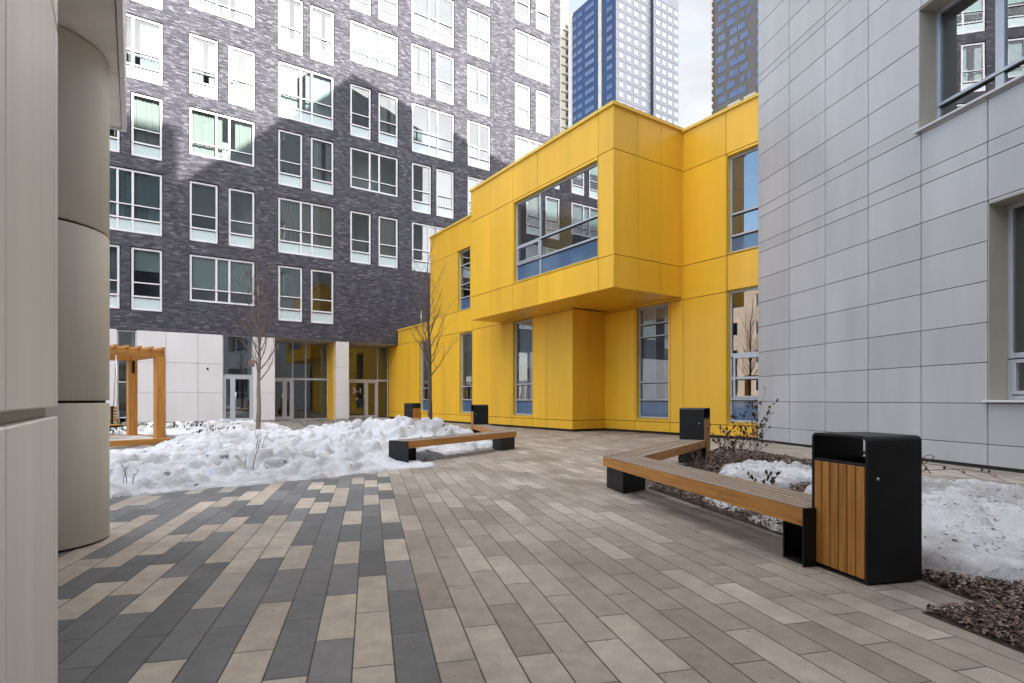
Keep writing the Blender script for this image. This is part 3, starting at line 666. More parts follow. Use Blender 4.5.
for (a, b, c, d) in gh:
    rv = MB(); t = .012; rd = .42
    rv.box(a, a+t, -.004, rd, c, d); rv.box(b-t, b, -.004, rd, c, d); rv.box(a+t, b-t, -.003, rd, d-t, d)
    rv.build('window_reveal', M['beige_reveal'], gb, rz=RG)
    sl_ = MB(); sl_.box(a-.04, b+.04, -.07, rd, c-.03, c+.004, .004); sl_.build('window_sill', M['white_frame'], gb, rz=RG)
    W_ = b-a-.024; H_ = d-c-.018
    if c < 2:
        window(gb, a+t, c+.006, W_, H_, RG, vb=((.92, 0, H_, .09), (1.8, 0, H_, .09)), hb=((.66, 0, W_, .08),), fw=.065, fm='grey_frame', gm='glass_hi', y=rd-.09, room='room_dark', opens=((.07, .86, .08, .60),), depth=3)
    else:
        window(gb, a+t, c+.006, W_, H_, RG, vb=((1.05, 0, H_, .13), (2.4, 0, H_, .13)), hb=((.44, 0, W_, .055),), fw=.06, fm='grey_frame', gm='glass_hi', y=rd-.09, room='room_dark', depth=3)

# ------------------------------------------------------------------ beige building beside the camera (left)
LO = V(-1.565, 1.95); RL = ang(A)           # far edge of the near pier; x along A, y to the left (inward)
lb = thing('panelled_building', 'cream panelled building at the left edge with a round column under its overhang', 'building', LO, 0)
# here local x runs towards A and local -y faces the courtyard: rotate so that x = -A ; use x negative for farther
RLn = ang(-A)
def lbox(mb, x0, x1, y0, y1, z0, z1, bev=.004): mb.box(x0, x1, y0, y1, z0, z1, bev)
mb = MB()
# facade seen from its right side: outward is +B, so x = A direction, inward = -B
RA = ang(A)
ZP = ((.03, .992), (1.024, 2.30), (2.315, 3.59))
for (x0, x1) in ((-.02, -.118), (-.124, -.948), (-.962, -1.9), (-1.914, -2.9), (-2.914, -4.2)):
    for (z0, z1) in ZP: mb.box(x1, x0, 0, .03, z0, z1, .004)
for (z0, z1) in ZP: mb.box(-.016, -.001, .012, .30, z0, z1, .003)
mb.build('wall_panel', M['beige'], lb, rz=RA)
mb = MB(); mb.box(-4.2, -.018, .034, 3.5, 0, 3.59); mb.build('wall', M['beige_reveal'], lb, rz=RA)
# soffit, fascia and the storeys above
cb_ = V(-3.47, 4.08); lc = cb_-LO
def lp(p): return p-LO
F0 = V(-2.53, 3.604); FE = V(-3.66, 5.33)            # two points on the soffit edge
fx = (FE-LO).dot(A); fy = -((FE-LO).dot(B))         # in (A, -B) coordinates
SZ = 3.60
def ab(x, y, z): return (x, y, z)
mb = MB()
js = [fx, fx-1.05, fx-2.2, fx-3.4, fx-4.6, fx-6.0, fx-9]
for i in range(len(js)-1): mb.box(js[i+1]+.004, js[i]-.004, fy+.02, fy+.62, SZ, SZ+.03, .003); mb.box(js[i+1]+.004, js[i]-.004, fy+.628, fy+3.6, SZ, SZ+.03, .003)
mb.build('soffit', M['beige'], lb, rz=RA)
mb = MB()
for i in range(len(js)-1):
    for (z0, z1) in ((SZ-.02, SZ+.9), (SZ+.91, SZ+3.2), (SZ+3.21, SZ+5.4)): mb.box(js[i+1]+.004, js[i]-.004, fy-.02, fy+.016, z0, z1, .004)
for (z0, z1) in ((SZ-.02, SZ+.9), (SZ+.91, SZ+3.2), (SZ+3.21, SZ+5.4)): mb.box(fx-.003, fx+.03, fy-.02, fy+3.6, z0, z1, .004)
mb.build('fascia', M['white_gloss'], lb, rz=RA)
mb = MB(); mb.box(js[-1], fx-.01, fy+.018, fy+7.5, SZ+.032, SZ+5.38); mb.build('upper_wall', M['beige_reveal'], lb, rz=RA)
mb = MB(); mb.box(-4.2, fx-.6, 1.9, 4.5, 0, SZ); mb.build('inner_wall', M['beige'], lb, rz=RA)
def lathe(mb, c, prof, n=64):
    vs = []; fs = []
    for (r, z) in prof:
        for k in range(n): t = 2*math.pi*k/n; vs.append((c.x+r*math.cos(t), c.y+r*math.sin(t), z))
    for i in range(len(prof)-1):
        for k in range(n): fs.append((i*n+k, i*n+(k+1) % n, (i+1)*n+(k+1) % n, (i+1)*n+k))
    mb.add(vs, fs, True)
mb = MB(); r = .46
for (z0, z1) in ((.016, 1.02), (1.04, 2.27), (2.29, 3.59)):
    lathe(mb, lc, [(r-.03, z0-.002), (r-.004, z0), (r, z0+.006), (r, z1-.006), (r-.004, z1), (r-.03, z1+.001)])
mb.build('column', M['column'], lb)
mb = MB(); lathe(mb, lc, [(r-.025, 0), (r-.025, SZ)]); mb.build('column_core', M['gap'], lb)

# ------------------------------------------------------------------ towers far behind
def tower(name, label, corner, wl, wr, h, mat_l, mat_r, floor=3.15):
    t = thing(name, label, 'tower', corner, 0)
    m1 = MB(); m1.quad(Vector((0, 0, 0)), A*wl, A*wl+Vector((0, 0, h)), Vector((0, 0, h))); m1.build('left_wall', mat_l, t)
    m2 = MB(); b = B*wr
    m2.quad(Vector((0, 0, 0)), b, b+Vector((0, 0, h)), Vector((0, 0, h))); m2.build('right_wall', mat_r, t)
    m3 = MB(); z = Vector((0, 0, h)); m3.quad(z, b+z, b+A*wl+z, A*wl+z); m3.quad(A*wl, A*wl+b, A*wl+b+z, A*wl+z); m3.quad(b, b+A*wl, b+A*wl+z, b+z); m3.build('roof', mat_l, t)
    return t
M['t_blue'] = surf('blue_tower_cladding', (.014, .030, .095), .3, .15, .2)
M['t_pale'] = surf('pale_blue_tower_cladding', (.045, .05, .07), .3, .1, .2)
M['t_brown'] = surf('brown_tower_cladding', (.105, .085, .075), .7, .2, .3)
M['t_cream'] = surf('cream_tower_cladding', (.55, .51, .42), .7, .1, .3)
M['t_line'] = surf('dark_tower_band', (.045, .05, .065), .6)
M['t_win_b'] = surf('tower_window_blue', (.10, .125, .22), .08, .25, .15, spec=.9)
M['t_win_w'] = surf('tower_window_pale', (.11, .125, .165), .08, .2, .15, spec=.9)
def twin_mesh(w_, h_, frame, glass):
    mb = MB(); mb.box(0, w_, -.06, .0, 0, h_); me1 = mb.mesh('window', frame)
    g = MB(); n = 2 if w_ < 2.2 else 3; s = w_/n
    for i in range(n): g.box(i*s+.10, (i+1)*s-.10, -.085, -.055, .1, h_-.1)
    return me1, g.mesh('pane', glass)
TB = V(33.1, 180); FL = 3.15
tb = tower('glass_tower', 'tall blue glazed tower with a dark blue shaded side and a pale bright side', TB, 22.3, 16.0, 136, M['t_blue'], M['t_pale'])
# second, slightly set forward bay of the pale side
m2 = MB(); o2 = B*16.0-A*1.2
for (p, q) in ((o2+A*1.2, o2), (o2, o2+B*12.3), (o2+B*12.3, o2+B*12.3+A*20)): m2.quad(p, q, q+Vector((0, 0, 139)), p+Vector((0, 0, 139)))
m2.build('front_bay', M['t_pale'], tb)
m2 = MB(); m2.add([o2+A*1.2+Vector((0, 0, 139)), o2+Vector((0, 0, 139)), o2+B*12.3+Vector((0, 0, 139)), o2+B*12.3+A*20+Vector((0, 0, 139))], [(0, 1, 2, 3)]); m2.build('roof', M['t_pale'], tb)
ln = MB()
for k in range(26):
    z = 136-1.2-FL*k
    for (o, d, L) in ((Vector((0, 0, 0)), B, 16.0), (o2, B, 12.3)):
        n = -A*.08; a = o+n; b = o+n+d*L; ln.quad(a+Vector((0, 0, z)), b+Vector((0, 0, z)), b+Vector((0, 0, z+.45)), a+Vector((0, 0, z+.45)))
ln.build('floor_band', M['t_line'], tb)
wa = twin_mesh(2.5, 1.7, M['t_blue'], M['t_win_b']); wb_ = twin_mesh(2.0, 1.75, M['t_pale'], M['t_win_w']); wc_ = twin_mesh(4.6, 1.7, M['t_blue'], M['t_win_b'])
for k in range(16):
    z = 136-3.6-FL*k
    for (x, me) in ((1.6, wa), (6.2, wa), (10.2, wc_), (16.2, wa), (19.2, wa)):       # x measured from the corner along A; face outward is -B
        wdt = 4.6 if me is wc_ else 2.5
        if x == 6.2: continue
        p = A*(x+wdt)+Vector((0, 0, z)); o = place('window', me[0], tb, p, ang(-A)); place('pane', me[1], o)
    for x in (1.2, 4.6, 8.0, 11.4):
        if k < 14: o = place('window', wb_[0], tb, B*x+Vector((0, 0, z)), ang(B)); place('pane', wb_[1], o)
    for x in (1.0, 4.0, 7.0, 10.0):
        if k < 14: o = place('window', wb_[0], tb, o2+B*x+Vector((0, 0, z)), ang(B)); place('pane', wb_[1], o)
for (x, wd, z0, z1) in ((6.6, 1.3, 60, 135.9), (21.5, .8, 60, 135.9)):
    mb = MB(); a = A*x-B*.35; b = A*(x+wd)-B*.35
    for (p, q) in ((b, a), (a, a+B*.35), (b+B*.35, b)): mb.quad(p+Vector((0, 0, z0)), q+Vector((0, 0, z0)), q+Vector((0, 0, z1)), p+Vector((0, 0, z1)))
    mb.build('vertical_fin', M['t_cream'], tb)
mb = MB(); q = o2+B*10+A*3
mb.box(-.8, .8, -.8, .8, 0, 2.2); mb.tube([(0, 0, 2), (0, 0, 7)], .12, 5); mb.tube([(1.2, 2, 0), (1.2, 2, 5)], .1, 5); mb.build('roof_mast', M['t_line'], tb, q+Vector((0, 0, 139)))
tc_ = tower('cream_tower', 'narrow strip of a cream tower with dark floor lines, just left of the blue tower', V(17.4, 200), 14, 3.3, 158, M['t_cream'], M['t_cream'])
ln = MB()
for k in range(32):
    z = 157-FL*k; a = -A*.05; b = B*3.3-A*.05
    ln.quad(a+Vector((0, 0, z)), b+Vector((0, 0, z)), b+Vector((0, 0, z+.4)), a+Vector((0, 0, z+.4)))
    p = B*2.1-A*.06; ln.quad(p+Vector((0, 0, z-1.6)), p+B*.9+Vector((0, 0, z-1.6)), p+B*.9+Vector((0, 0, z-.2)), p+Vector((0, 0, z-.2)))
ln.build('floor_band', M['t_line'], tc_)
BT = V(110.5, 239.)
bt = tower('brown_tower', 'dark brown brick tower with staggered blue windows, rising right of the sky gap', BT, 30.0, 24, 260, M['t_brown'], M['t_brown'])
wd_ = twin_mesh(3.9, 3.1, M['t_pale'], M['t_win_b']); we_ = twin_mesh(1.9, 3.1, M['t_pale'], M['t_win_b'])
for k in range(14):
    z = 137+4.75*k
    for j, x in enumerate((25.4, 19.4, 14.0, 10.4, 6.2)):
        xx = x+(1.3 if (k+j//2) % 3 == 1 and j < 3 else 0); me = we_ if (j in (2, 3) and k % 3 == 1) else wd_
        if j == 3 and me is wd_: continue
        o = place('window', me[0], bt, A*(xx+1.6)+Vector((0, 0, z)), ang(-A)); place('pane', me[1], o)
for k in range(22):
    z = 130+3.4*k; mb = MB(); mb.box(-.5, .3, -.2, .5, z, z+1.8, 0, Matrix.Translation(A*30) @ Matrix.Rotation(ang(A), 4, 'Z')); mb.build('corner_quoin', M['t_brown'], bt)
for (x, wd) in ((15.5, 6.5), (8., 5.8)):
    for z in (128.5, 133.2):
        mb = MB(); a = A*(x+wd)-B*.3+Vector((0, 0, z)); b = A*x-B*.3+Vector((0, 0, z)); mb.quad(a, b, b+Vector((0, 0, 1.6)), a+Vector((0, 0, 1.6))); mb.build('balcony', M['concrete'], bt)

# ------------------------------------------------------------------ neighbours outside the frame (seen in reflections, and they cast the shade)
def block(name, label, org, rz, L, Dp, Hh, wall, rows, x0, dx, n, ww, wh, z0, dz):
    t = thing(name, label, 'building', org, rz); hs = [(x0+i*dx, x0+i*dx+ww, z0+k*dz, z0+k*dz+wh) for i in range(n) for k in range(rows)]
    mb = MB(); holed_wall(mb, 0, L, 0, Hh, hs, .2)
    mb.quad((0, Dp, 0), (0, 0, 0), (0, 0, Hh), (0, Dp, Hh)); mb.quad((L, 0, 0), (L, Dp, 0), (L, Dp, Hh), (L, 0, Hh)); mb.quad((L, Dp, 0), (0, Dp, 0), (0, Dp, Hh), (L, Dp, Hh)); mb.quad((0, 0, Hh), (L, 0, Hh), (L, Dp, Hh), (0, Dp, Hh))
    mb.build('wall', wall, t)
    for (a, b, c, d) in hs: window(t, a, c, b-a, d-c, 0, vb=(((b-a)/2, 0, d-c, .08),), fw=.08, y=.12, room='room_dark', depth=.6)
    return t
M['render_beige'] = surf('peach_render', (.50, .40, .32), .9, .1, 1.)
block('neighbouring_block', 'peach rendered apartment block beyond the courtyard, mirrored in the lowest right window', V(-52, 4), R(93), 34, 10, 15.5, M['render_beige'], 4, 1.5, 3.4, 9, 1.4, 1.6, 2.0, 3.4)
block('rear_block', 'high brick block standing behind the camera and shading the courtyard', V(18.7, -10.2), ang(-B), 30, 12, 39.4, M['brick'], 6, 2, 4.4, 6, 2.2, 2.2, 4, 5.5)


# ------------------------------------------------------------------ benches
def make_bench():
    """V shaped bench, outer corner at the origin: arm 1 along -BN, arm 2 along D, width towards the planter"""
    t = thing('bench', 'V shaped slatted wooden bench ending at the nearest litter bin, beside the mulch bed', 'bench', (1.088, 6.75, 0), 0, 'V shaped wooden benches')
    a1 = -BN; n1 = BM; a2 = D; n2 = Vector((.848, -.53, 0)); Wd = .42; L1 = 3.30; L2 = 3.32; H = .37; Th = .115
    def mit(o):      # point at offset o from both outer edges
        det = n1.x*n2.y-n1.y*n2.x
        return Vector(((o*n2.y-o*n1.y)/det, (n1.x*o-n2.x*o)/det, 0))
    for (a, n, L, sgn) in ((a1, n1, L1, 1), (a2, n2, L2, 1)):
        rz = ang(a); Mi = Matrix.Rotation(-rz, 3, 'Z')
        mb = MB(); k = 7; sw = (Wd-.05)/k
        for i in range(k):
            o0 = .025+i*sw+.010; o1 = .025+(i+1)*sw-.010
            p0 = Mi @ mit(o0); p1 = Mi @ mit(o1); e = random.uniform(0, .002)
            ps = [(p0.x+.003, p0.y), (L-.004, p0.y), (L-.004, p1.y), (p1.x+.003, p1.y)]
            if p1.y < p0.y: ps = ps[::-1]
            mb.prism(ps, H-.05, H-.0005-e)
        for (oa, ob) in ((.0005, .0245), (Wd-.0245, Wd-.0005)):
            p0 = Mi @ mit(oa); p1 = Mi @ mit(ob); ps = [(p0.x+.002, p0.y), (L-.003, p0.y), (L-.003, p1.y), (p1.x+.002, p1.y)]
            if p1.y < p0.y: ps = ps[::-1]
            mb.prism(ps, H-.006, H)
        mb.build('seat', M['slat'], t, rz=rz)
        for (oa, ob) in ((0, .025), (Wd-.025, Wd)):
            mb = MB(); p0 = Mi @ mit(oa); p1 = Mi @ mit(ob)
            ps = [(p0.x+.001, p0.y), (L-.002, p0.y), (L-.002, p1.y), (p1.x+.001, p1.y)]
            if p1.y < p0.y: ps = ps[::-1]
            mb.prism(ps, H-Th, H-.006); mb.build('side_board', M['wood'], t, rz=rz)
        mb = MB(); q = (Mi @ mit(Wd)).y; lo, hi = min(0, q), max(0, q)
        mb.box(L, L+.012, lo-.004, hi+.004, 0, H-.002, .002); mb.box(L-.22, L-.208, lo+.03, hi-.03, 0, H-Th); mb.box(L-.208, L, lo+.03, hi-.03, .0, .012); mb.box(L-.208, L, lo+.03, hi-.03, H-Th-.014, H-Th-.002)
        mb.build('end_leg', M['dark_metal'], t, rz=rz)
        mb = MB(); mb.box(.6, L-.02, lo+.06, lo+.10, H-Th+.0, H-.052); mb.box(.6, L-.02, hi-.10, hi-.06, H-Th+.0, H-.052)
        mb.build('bearer', M['dark_metal'], t, rz=rz)
    mb = MB(); c0 = mit(.03); c1 = mit(Wd-.03)
    pts = [c0+a1*.10, c0+a1*.52, c0+a1*.52+n1*.34, c1+a1*.2, c1+a2*.2, c0+a2*.52+n2*.34, c0+a2*.52, c0+a2*.1]
    hull = [c0+a1*.02, c0+a1*.50, c0+a1*.50+n1*.012, c0+a1*.02+n1*.012]
    mb.prism([c0+a1*.03, c0+a1*.50, c1+a1*.16, c1+a2*.16, c0+a2*.50, c0+a2*.03][::-1], 0, H-Th-.002)
    mb.build('corner_leg', M['dark_metal'], t)
    return t
bench = make_bench()
b2 = copy_tree(bench); b2.location = (.095, 11.9, 0); b2.rotation_euler.z = math.pi
b2['label'] = 'V shaped wooden bench before the big snow heap, left of the paved path'
b3 = copy_tree(bench); b3.location = (-2.65, 17.2, 0); b3.rotation_euler.z = math.pi
b3['label'] = 'farthest wooden bench, almost buried behind the lumpy snow near the brick block entrance'

# ------------------------------------------------------------------ litter bins
def make_bin():
    """x across the wooden front, y depth; black shell on the two x ends and over the top"""
    t = thing('litter_bin', 'largest, nearest litter bin, black steel with an orange plank front', 'litter bin', group='black litter bins with wooden fronts')
    w_, d_, h_, r_ = .42, .375, .84, .035; th = .014
    # shell: inverted U in section (x,z), rounded upper corners, extruded along y
    outer = [(-w_/2, .012)]; inner = [(-w_/2+th, .012)]
    for k in range(7):
        a_ = math.pi-k*math.pi/12; outer.append((-w_/2+r_+r_*math.cos(a_), h_-r_+r_*math.sin(a_))); inner.append((-w_/2+r_+(r_-th)*math.cos(a_), h_-r_+(r_-th)*math.sin(a_)))
    for k in range(7):
        a_ = math.pi/2-k*math.pi/12; outer.append((w_/2-r_+r_*math.cos(a_), h_-r_+r_*math.sin(a_))); inner.append((w_/2-r_+(r_-th)*math.cos(a_), h_-r_+(r_-th)*math.sin(a_)))
    outer.append((w_/2, .012)); inner.append((w_/2-th, .012)); n = len(outer)
    mb = MB(); vs = [(x, -d_/2, z) for x, z in outer]+[(x, d_/2, z) for x, z in outer]+[(x, -d_/2, z) for x, z in inner]+[(x, d_/2, z) for x, z in inner]; fs = []
    for i in range(n-1):
        fs += [(i, n+i, n+i+1, i+1), (2*n+i, 2*n+i+1, 3*n+i+1, 3*n+i), (i, i+1, 2*n+i+1, 2*n+i), (n+i, 3*n+i, 3*n+i+1, n+i+1)]
    for i in (0, n-1): fs.append((i, 2*n+i, 3*n+i, n+i))
    mb.add(vs, fs); mb.build('shell', M['dark_metal'], t)
    for sy in (-1, 1):
        mb = MB(); k = 6; W2 = w_-2*th-.006; sw = W2/k
        for i in range(k):
            x0 = -W2/2+i*sw; ya = sy*(d_/2-.018); yb_ = sy*(d_/2-.001)
            mb.box(x0+.0034, x0+sw-.0034, min(ya, yb_), max(ya, yb_), .03, .665, .002)
        mb.build('wooden_front', M['wood_v'], t)
        mb = MB(); ya = sy*(d_/2-.03); yb_ = sy*(d_/2-.019); mb.box(-w_/2+th, w_/2-th, min(ya, yb_), max(ya, yb_), .022, .682); ya = sy*(d_/2-.02); yb_ = sy*(d_/2-.002); mb.box(-w_/2+th+.001, w_/2-th-.001, min(ya, yb_), max(ya, yb_), .668, .682, .001); mb.build('door_plate', M['dark_metal'], t)
    mb = MB(); mb.box(-w_/2+th, w_/2-th, -d_/2+.04, d_/2-.04, .60, .612); mb.build('liner', M['dark_metal'], t)
    mb = MB(); mb.box(-w_/2+th, w_/2-th, -d_/2+.03, d_/2-.03, .03, .045); mb.box(-w_/2+.03, w_/2-.05, -d_/2+.05, d_/2-.05, 0, .03); mb.build('base', M['dark_metal'], t)
    for sx in (-1, 1):
        mb = MB(); mb.tube([(sx*w_/2, -.12, .60), (sx*(w_/2+.008), -.12, .60)], .0085, 12); mb.tube([(sx*(w_/2+.008), -.12, .60), (sx*(w_/2+.010), -.12, .60)], .004, 8); mb.build('lock', M['steel'], t)
    return t
bin1 = make_bin()
fr = V(1.99, 3.165); bin1.location = fr + BN*.21 + BM*.1875; bin1.rotation_euler.z = ang(-BN)
def place_bin(p, rz, label, s=1.07):
    b = copy_tree(bin1); b.location = p; b.rotation_euler.z = rz; b.scale = (s,)*3; b['label'] = label
place_bin(V(1.072, 6.75)+D*3.56+Vector((.848, -.53, 0))*.20, ang(D), 'litter bin at the far end of the right bench, showing its black side')
place_bin(V(.095, 11.9)+BN*3.52-BM*.20, ang(-BN), 'litter bin at the far end of the left bench, wooden edge on its left')
place_bin(V(-2.65, 17.2)+BN*3.55-BM*.20, ang(D), 'farthest litter bin, left of the slender tree, wooden front half hidden by snow')

# ------------------------------------------------------------------ pergola with swing seat
PP = V(-8.3, 13.3); E1 = V(-.65, -.76); E2 = V(-.76, .65)
pg = thing('pergola', 'orange timber pergola with a slatted roof standing on a low deck by the white wall', 'pergola', PP, 0)
RP = ang(-E1)     # local x = -E1 (towards the right-back), local y = E2 direction
def pl_(x, y, z): return (x, y, z)
pw = .2; W1 = 3.1; W2 = 2.0
for (x, y) in ((0, 0), (-W1, 0), (0, W2), (-W1, W2)):
    mb = MB(); mb.box(x-pw/2, x+pw/2, y-pw/2, y+pw/2, 0.02, 2.03, .008); mb.build('post', M['wood_v'], pg, rz=RP)
for y in (0, W2):
    mb = MB(); mb.box(-W1-.25, .11, y-.05, y+.05, 2.03, 2.2, .006); mb.build('beam', M['wood'], pg, rz=RP)
for x in (0, -W1):
    mb = MB(); mb.box(x-.05, x+.05, .05, W2-.05, 2.035, 2.195, .006); mb.build('beam', M['wood'], pg, rz=RP)
for i in range(15):
    x = -W1-.15+i*(W1+.18)/14; mb = MB(); mb.box(x-.03, x+.03, -.2, W2+.2, 2.2, 2.26, .004); mb.build('roof_slat', M['wood'], pg, rz=RP)
mb = MB(); mb.box(-W1-.2, .2, -.16, -.10, 0, .13, .005); mb.box(-W1-.2, .2, W2+.10, W2+.16, 0, .13, .005); mb.box(.14, .2, -.10, W2+.10, 0, .13, .005); mb.build('deck_edge', M['wood'], pg, rz=RP)
mb = MB(); mb.box(-W1-.2, .138, -.098, W2+.098, .0, .11); mb.build('deck', M['concrete'], pg, rz=RP)
for (x, y) in ((0, 0), (0, W2)):
    mb = MB(); mb.box(x-.03, x+.03, y+(pw/2 if y == 0 else -pw/2-.02), y+(pw/2+.02 if y == 0 else -pw/2), 1.72, 2.02); mb.build('bracket', M['dark_metal'], pg, rz=RP)
sw = thing('swing_seat', 'orange slatted swing bench hanging inside the timber pergola', 'swing seat', PP+E1*1.55+E2*1.15, RP)
mb = MB()
for i in range(5): mb.box(-1.05, 1.05, .20, .225, .50+i*.075, .50+i*.075+.062, .004)
mb.build('backrest', M['wood'], sw)
mb = MB()
for i in range(6): mb.box(-1.05, 1.05, -.28+i*.08, -.28+i*.08+.066, .42, .445, .004)
mb.build('seat', M['wood'], sw)
mb = MB(); mb.box(-1.07, 1.07, .17, .198, .40, .44); mb.box(-1.07, 1.07, -.28, -.24, .38, .418)
for x in (-.95, .95): mb.box(x-.02, x+.02, -.28, .2, .38, .419); mb.box(x-.02, x+.02, .17, .199, .42, .88)
mb.build('seat_frame', M['dark_metal'], sw)
for x in (-.98, .98):
    mb = MB(); mb.tube([(x, .18, .86), (x, 0, 2.1)], .012, 6); mb.tube([(x, -.26, .44), (x, 0, 2.1)], .012, 6); mb.build('chain', M['steel'], sw)

# ------------------------------------------------------------------ snow
def vnoise(x, y, s, seed):
    r = np.random.default_rng(seed); G = r.random((256, 256)); u = x/s+97.3; v = y/s+53.7
    i = np.floor(u).astype(int); j = np.floor(v).astype(int); a = u-i; b = v-j; a = a*a*(3-2*a); b = b*b*(3-2*b)
    g = lambda p, q: G[p % 256, q % 256]
    return (g(i, j)*(1-a)+g(i+1, j)*a)*(1-b)+(g(i, j+1)*(1-a)+g(i+1, j+1)*a)*b
def poly_sd(x, y, P):
    P = np.array(P, float); d = np.full(x.shape, 1e9); ins = np.zeros(x.shape, bool); n = len(P)
    for i in range(n):
        a = P[i]; b = P[(i+1) % n]; e = b-a; t = np.clip(((x-a[0])*e[0]+(y-a[1])*e[1])/(e@e), 0, 1)
        d = np.minimum(d, np.hypot(x-a[0]-t*e[0], y-a[1]-t*e[1]))
        c = ((a[1] > y) != (b[1] > y)) & (x < (b[0]-a[0])*(y-a[1])/((b[1]-a[1]) or 1e-9)+a[0]); ins ^= c
    return np.where(ins, d, -d)
import bmesh
_b = bmesh.new(); bmesh.ops.create_icosphere(_b, subdivisions=2, radius=1); ICO_V = [tuple(v.co) for v in _b.verts]; ICO_F = [[v.index for v in f.verts] for f in _b.faces]; _b.free()
def heap(name, P, res, hfun, mat, seed, lumps=(0, 0, 0), wob=.25, edge=.35, fine=.03, mul=None, ramp_=.5, chunks=0, cmin=.012, cmax=.13):
    P_ = np.array(P); x0, y0 = P_.min(0)-.3; x1, y1 = P_.max(0)+.3
    xs = np.arange(x0, x1, res); ys = np.arange(y0, y1, res); X, Y = np.meshgrid(xs, ys, indexing='ij')
    sd = poly_sd(X, Y, P)+(vnoise(X, Y, .55, seed)-.5)*wob+(vnoise(X, Y, .17, seed+1)-.5)*wob*.35
    t = np.clip(sd/edge, 0, 1); prof = np.sqrt(np.clip(1-(1-t)**2, 0, 1))
    base = hfun(X, Y)*(.65+.7*vnoise(X, Y, 1.1, seed+2))
    r = np.random.default_rng(seed); n, r0, r1 = lumps; H = np.zeros_like(X)
    for _ in range(n):
        cx = r.uniform(x0, x1); cy_ = r.uniform(y0, y1); rad = r0+(r1-r0)*r.random()**2.8
        i0, i1 = np.searchsorted(xs, (cx-rad*1.4, cx+rad*1.4)); j0, j1 = np.searchsorted(ys, (cy_-rad*1.4, cy_+rad*1.4))
        if i1 <= i0 or j1 <= j0: continue
        sx = X[i0:i1, j0:j1]; sy = Y[i0:i1, j0:j1]
        an = r.uniform(0, 3.14); ca, sa = math.cos(an), math.sin(an); dx = (sx-cx)*ca+(sy-cy_)*sa; dy = (-(sx-cx)*sa+(sy-cy_)*ca)*r.uniform(1, 1.5)
        q = 1-(np.maximum(np.abs(dx), np.abs(dy))*.35+np.hypot(dx, dy)*.65)**2/rad**2
        H[i0:i1, j0:j1] = np.maximum(H[i0:i1, j0:j1], np.sqrt(np.clip(q, 0, 1))*rad*r.uniform(.55, 1.05)*1.0)
    Z = prof*(base+H*np.clip(sd/ramp_, 0.12, 1))+prof*fine*((vnoise(X, Y, .19, seed+5)-.5)*2.+(vnoise(X, Y, .10, seed+3)-.5)*2.2+(vnoise(X, Y, .05, seed+4)-.5)*1.6)
    if mul: Z = Z*mul(X, Y)
    Z = np.where(sd > 0, np.maximum(Z, .004), -.03)
    keep = sd > -res*1.6
    idx = -np.ones(X.shape, int); k = np.argwhere(keep); idx[keep] = np.arange(len(k))
    vs = np.stack([X[keep], Y[keep], Z[keep]], 1)
    a = idx[:-1, :-1]; b = idx[1:, :-1]; c = idx[1:, 1:]; d = idx[:-1, 1:]; ok = (a >= 0) & (b >= 0) & (c >= 0) & (d >= 0)
    fs = np.stack([a[ok], b[ok], c[ok], d[ok]], 1)
    V_ = [vs]; F_ = fs.tolist(); smooth = [True]*len(F_); nv = len(vs)
    ico = np.array(ICO_V); r = np.random.default_rng(seed+9); cand = np.argwhere(sd > .06)
    for i, j in cand[r.integers(0, len(cand), chunks)]:
        q = cmin+(cmax-cmin)*r.random()**3.0; q *= min(1, .35+sd[i, j]*.7)
        a_, b_, c_ = r.uniform(0, 6.28, 3); e = np.array((Matrix.Rotation(a_, 3, 'Z') @ Matrix.Rotation(b_, 3, 'X') @ Matrix.Rotation(c_, 3, 'Y')))
        p = (ico*(1+r.uniform(-.28, .28, (len(ico), 1)))*q*np.array([1, r.uniform(.6, 1), r.uniform(.5, .9)])) @ e.T + np.array([X[i, j], Y[i, j], Z[i, j]+q*.15])
        V_.append(p); F_ += [[t+nv for t in f] for f in ICO_F]; smooth += [bool(r.random() < .8)]*len(ICO_F); nv += len(ico)
    me = bpy.data.meshes.new(name); me.from_pydata(np.concatenate(V_).tolist(), [], F_); me.materials.append(M[mat])
    me.polygons.foreach_set('use_smooth', smooth); me.update()
    def hz(x, y):
        i = int(round((x-x0)/res)); j = int(round((y-y0)/res)); return float(Z[min(max(i, 0), Z.shape[0]-1), min(max(j, 0), Z.shape[1]-1)])
    return place(name, me), hz
def gauss(X, Y, cx, cy_, r): return np.exp(-((X-cx)**2+(Y-cy_)**2)/r**2)
SP = [(-9.2, 6.9), (-7, 6.3), (-5.2, 6.0), (-4.3, 6.05), (-3.6, 6.5), (-2.95, 7.0), (-2.4, 7.5), (-2.1, 7.95), (-1.65, 8.5), (-1.35, 8.75), (-1.45, 9.6), (-.75, 11.2), (-.15, 12.2), (-.5, 12.9), (-1.0, 14.3), (-1.5, 15.8), (-2.6, 16.9), (-4.0, 16.6), (-4.9, 15.0), (-5.9, 14.0), (-7.0, 13.8), (-7.3, 12.4), (-7.1, 10.9), (-8.6, 9.0)]
hf = lambda X, Y: .03+.16*np.clip((Y-7.0)/4.5, 0, 1)+.24*gauss(X, Y, -3.0, 13.4, 1.3)+.10*gauss(X, Y, -1.9, 12.9, 1.)+.06*gauss(X, Y, -6.6, 11.6, 1.5)-.15*gauss(X, Y, -.6, 11.2, 1.1)-.05*gauss(X, Y, -5., 13.0, 1.)
s1, sh = heap('snow_heap', SP, .034, hf, 'snow', 21, (7000, .022, .21), .35, .35, .042, lambda X, Y: (1-.5*gauss(X, Y, -7.2, 9.6, 1.9))*(1-.9*gauss(X, Y, -1.75, 8.85, .62))*(1-.55*gauss(X, Y, -.9, 10.6, .9)), 1.0, 420, .010, .06)
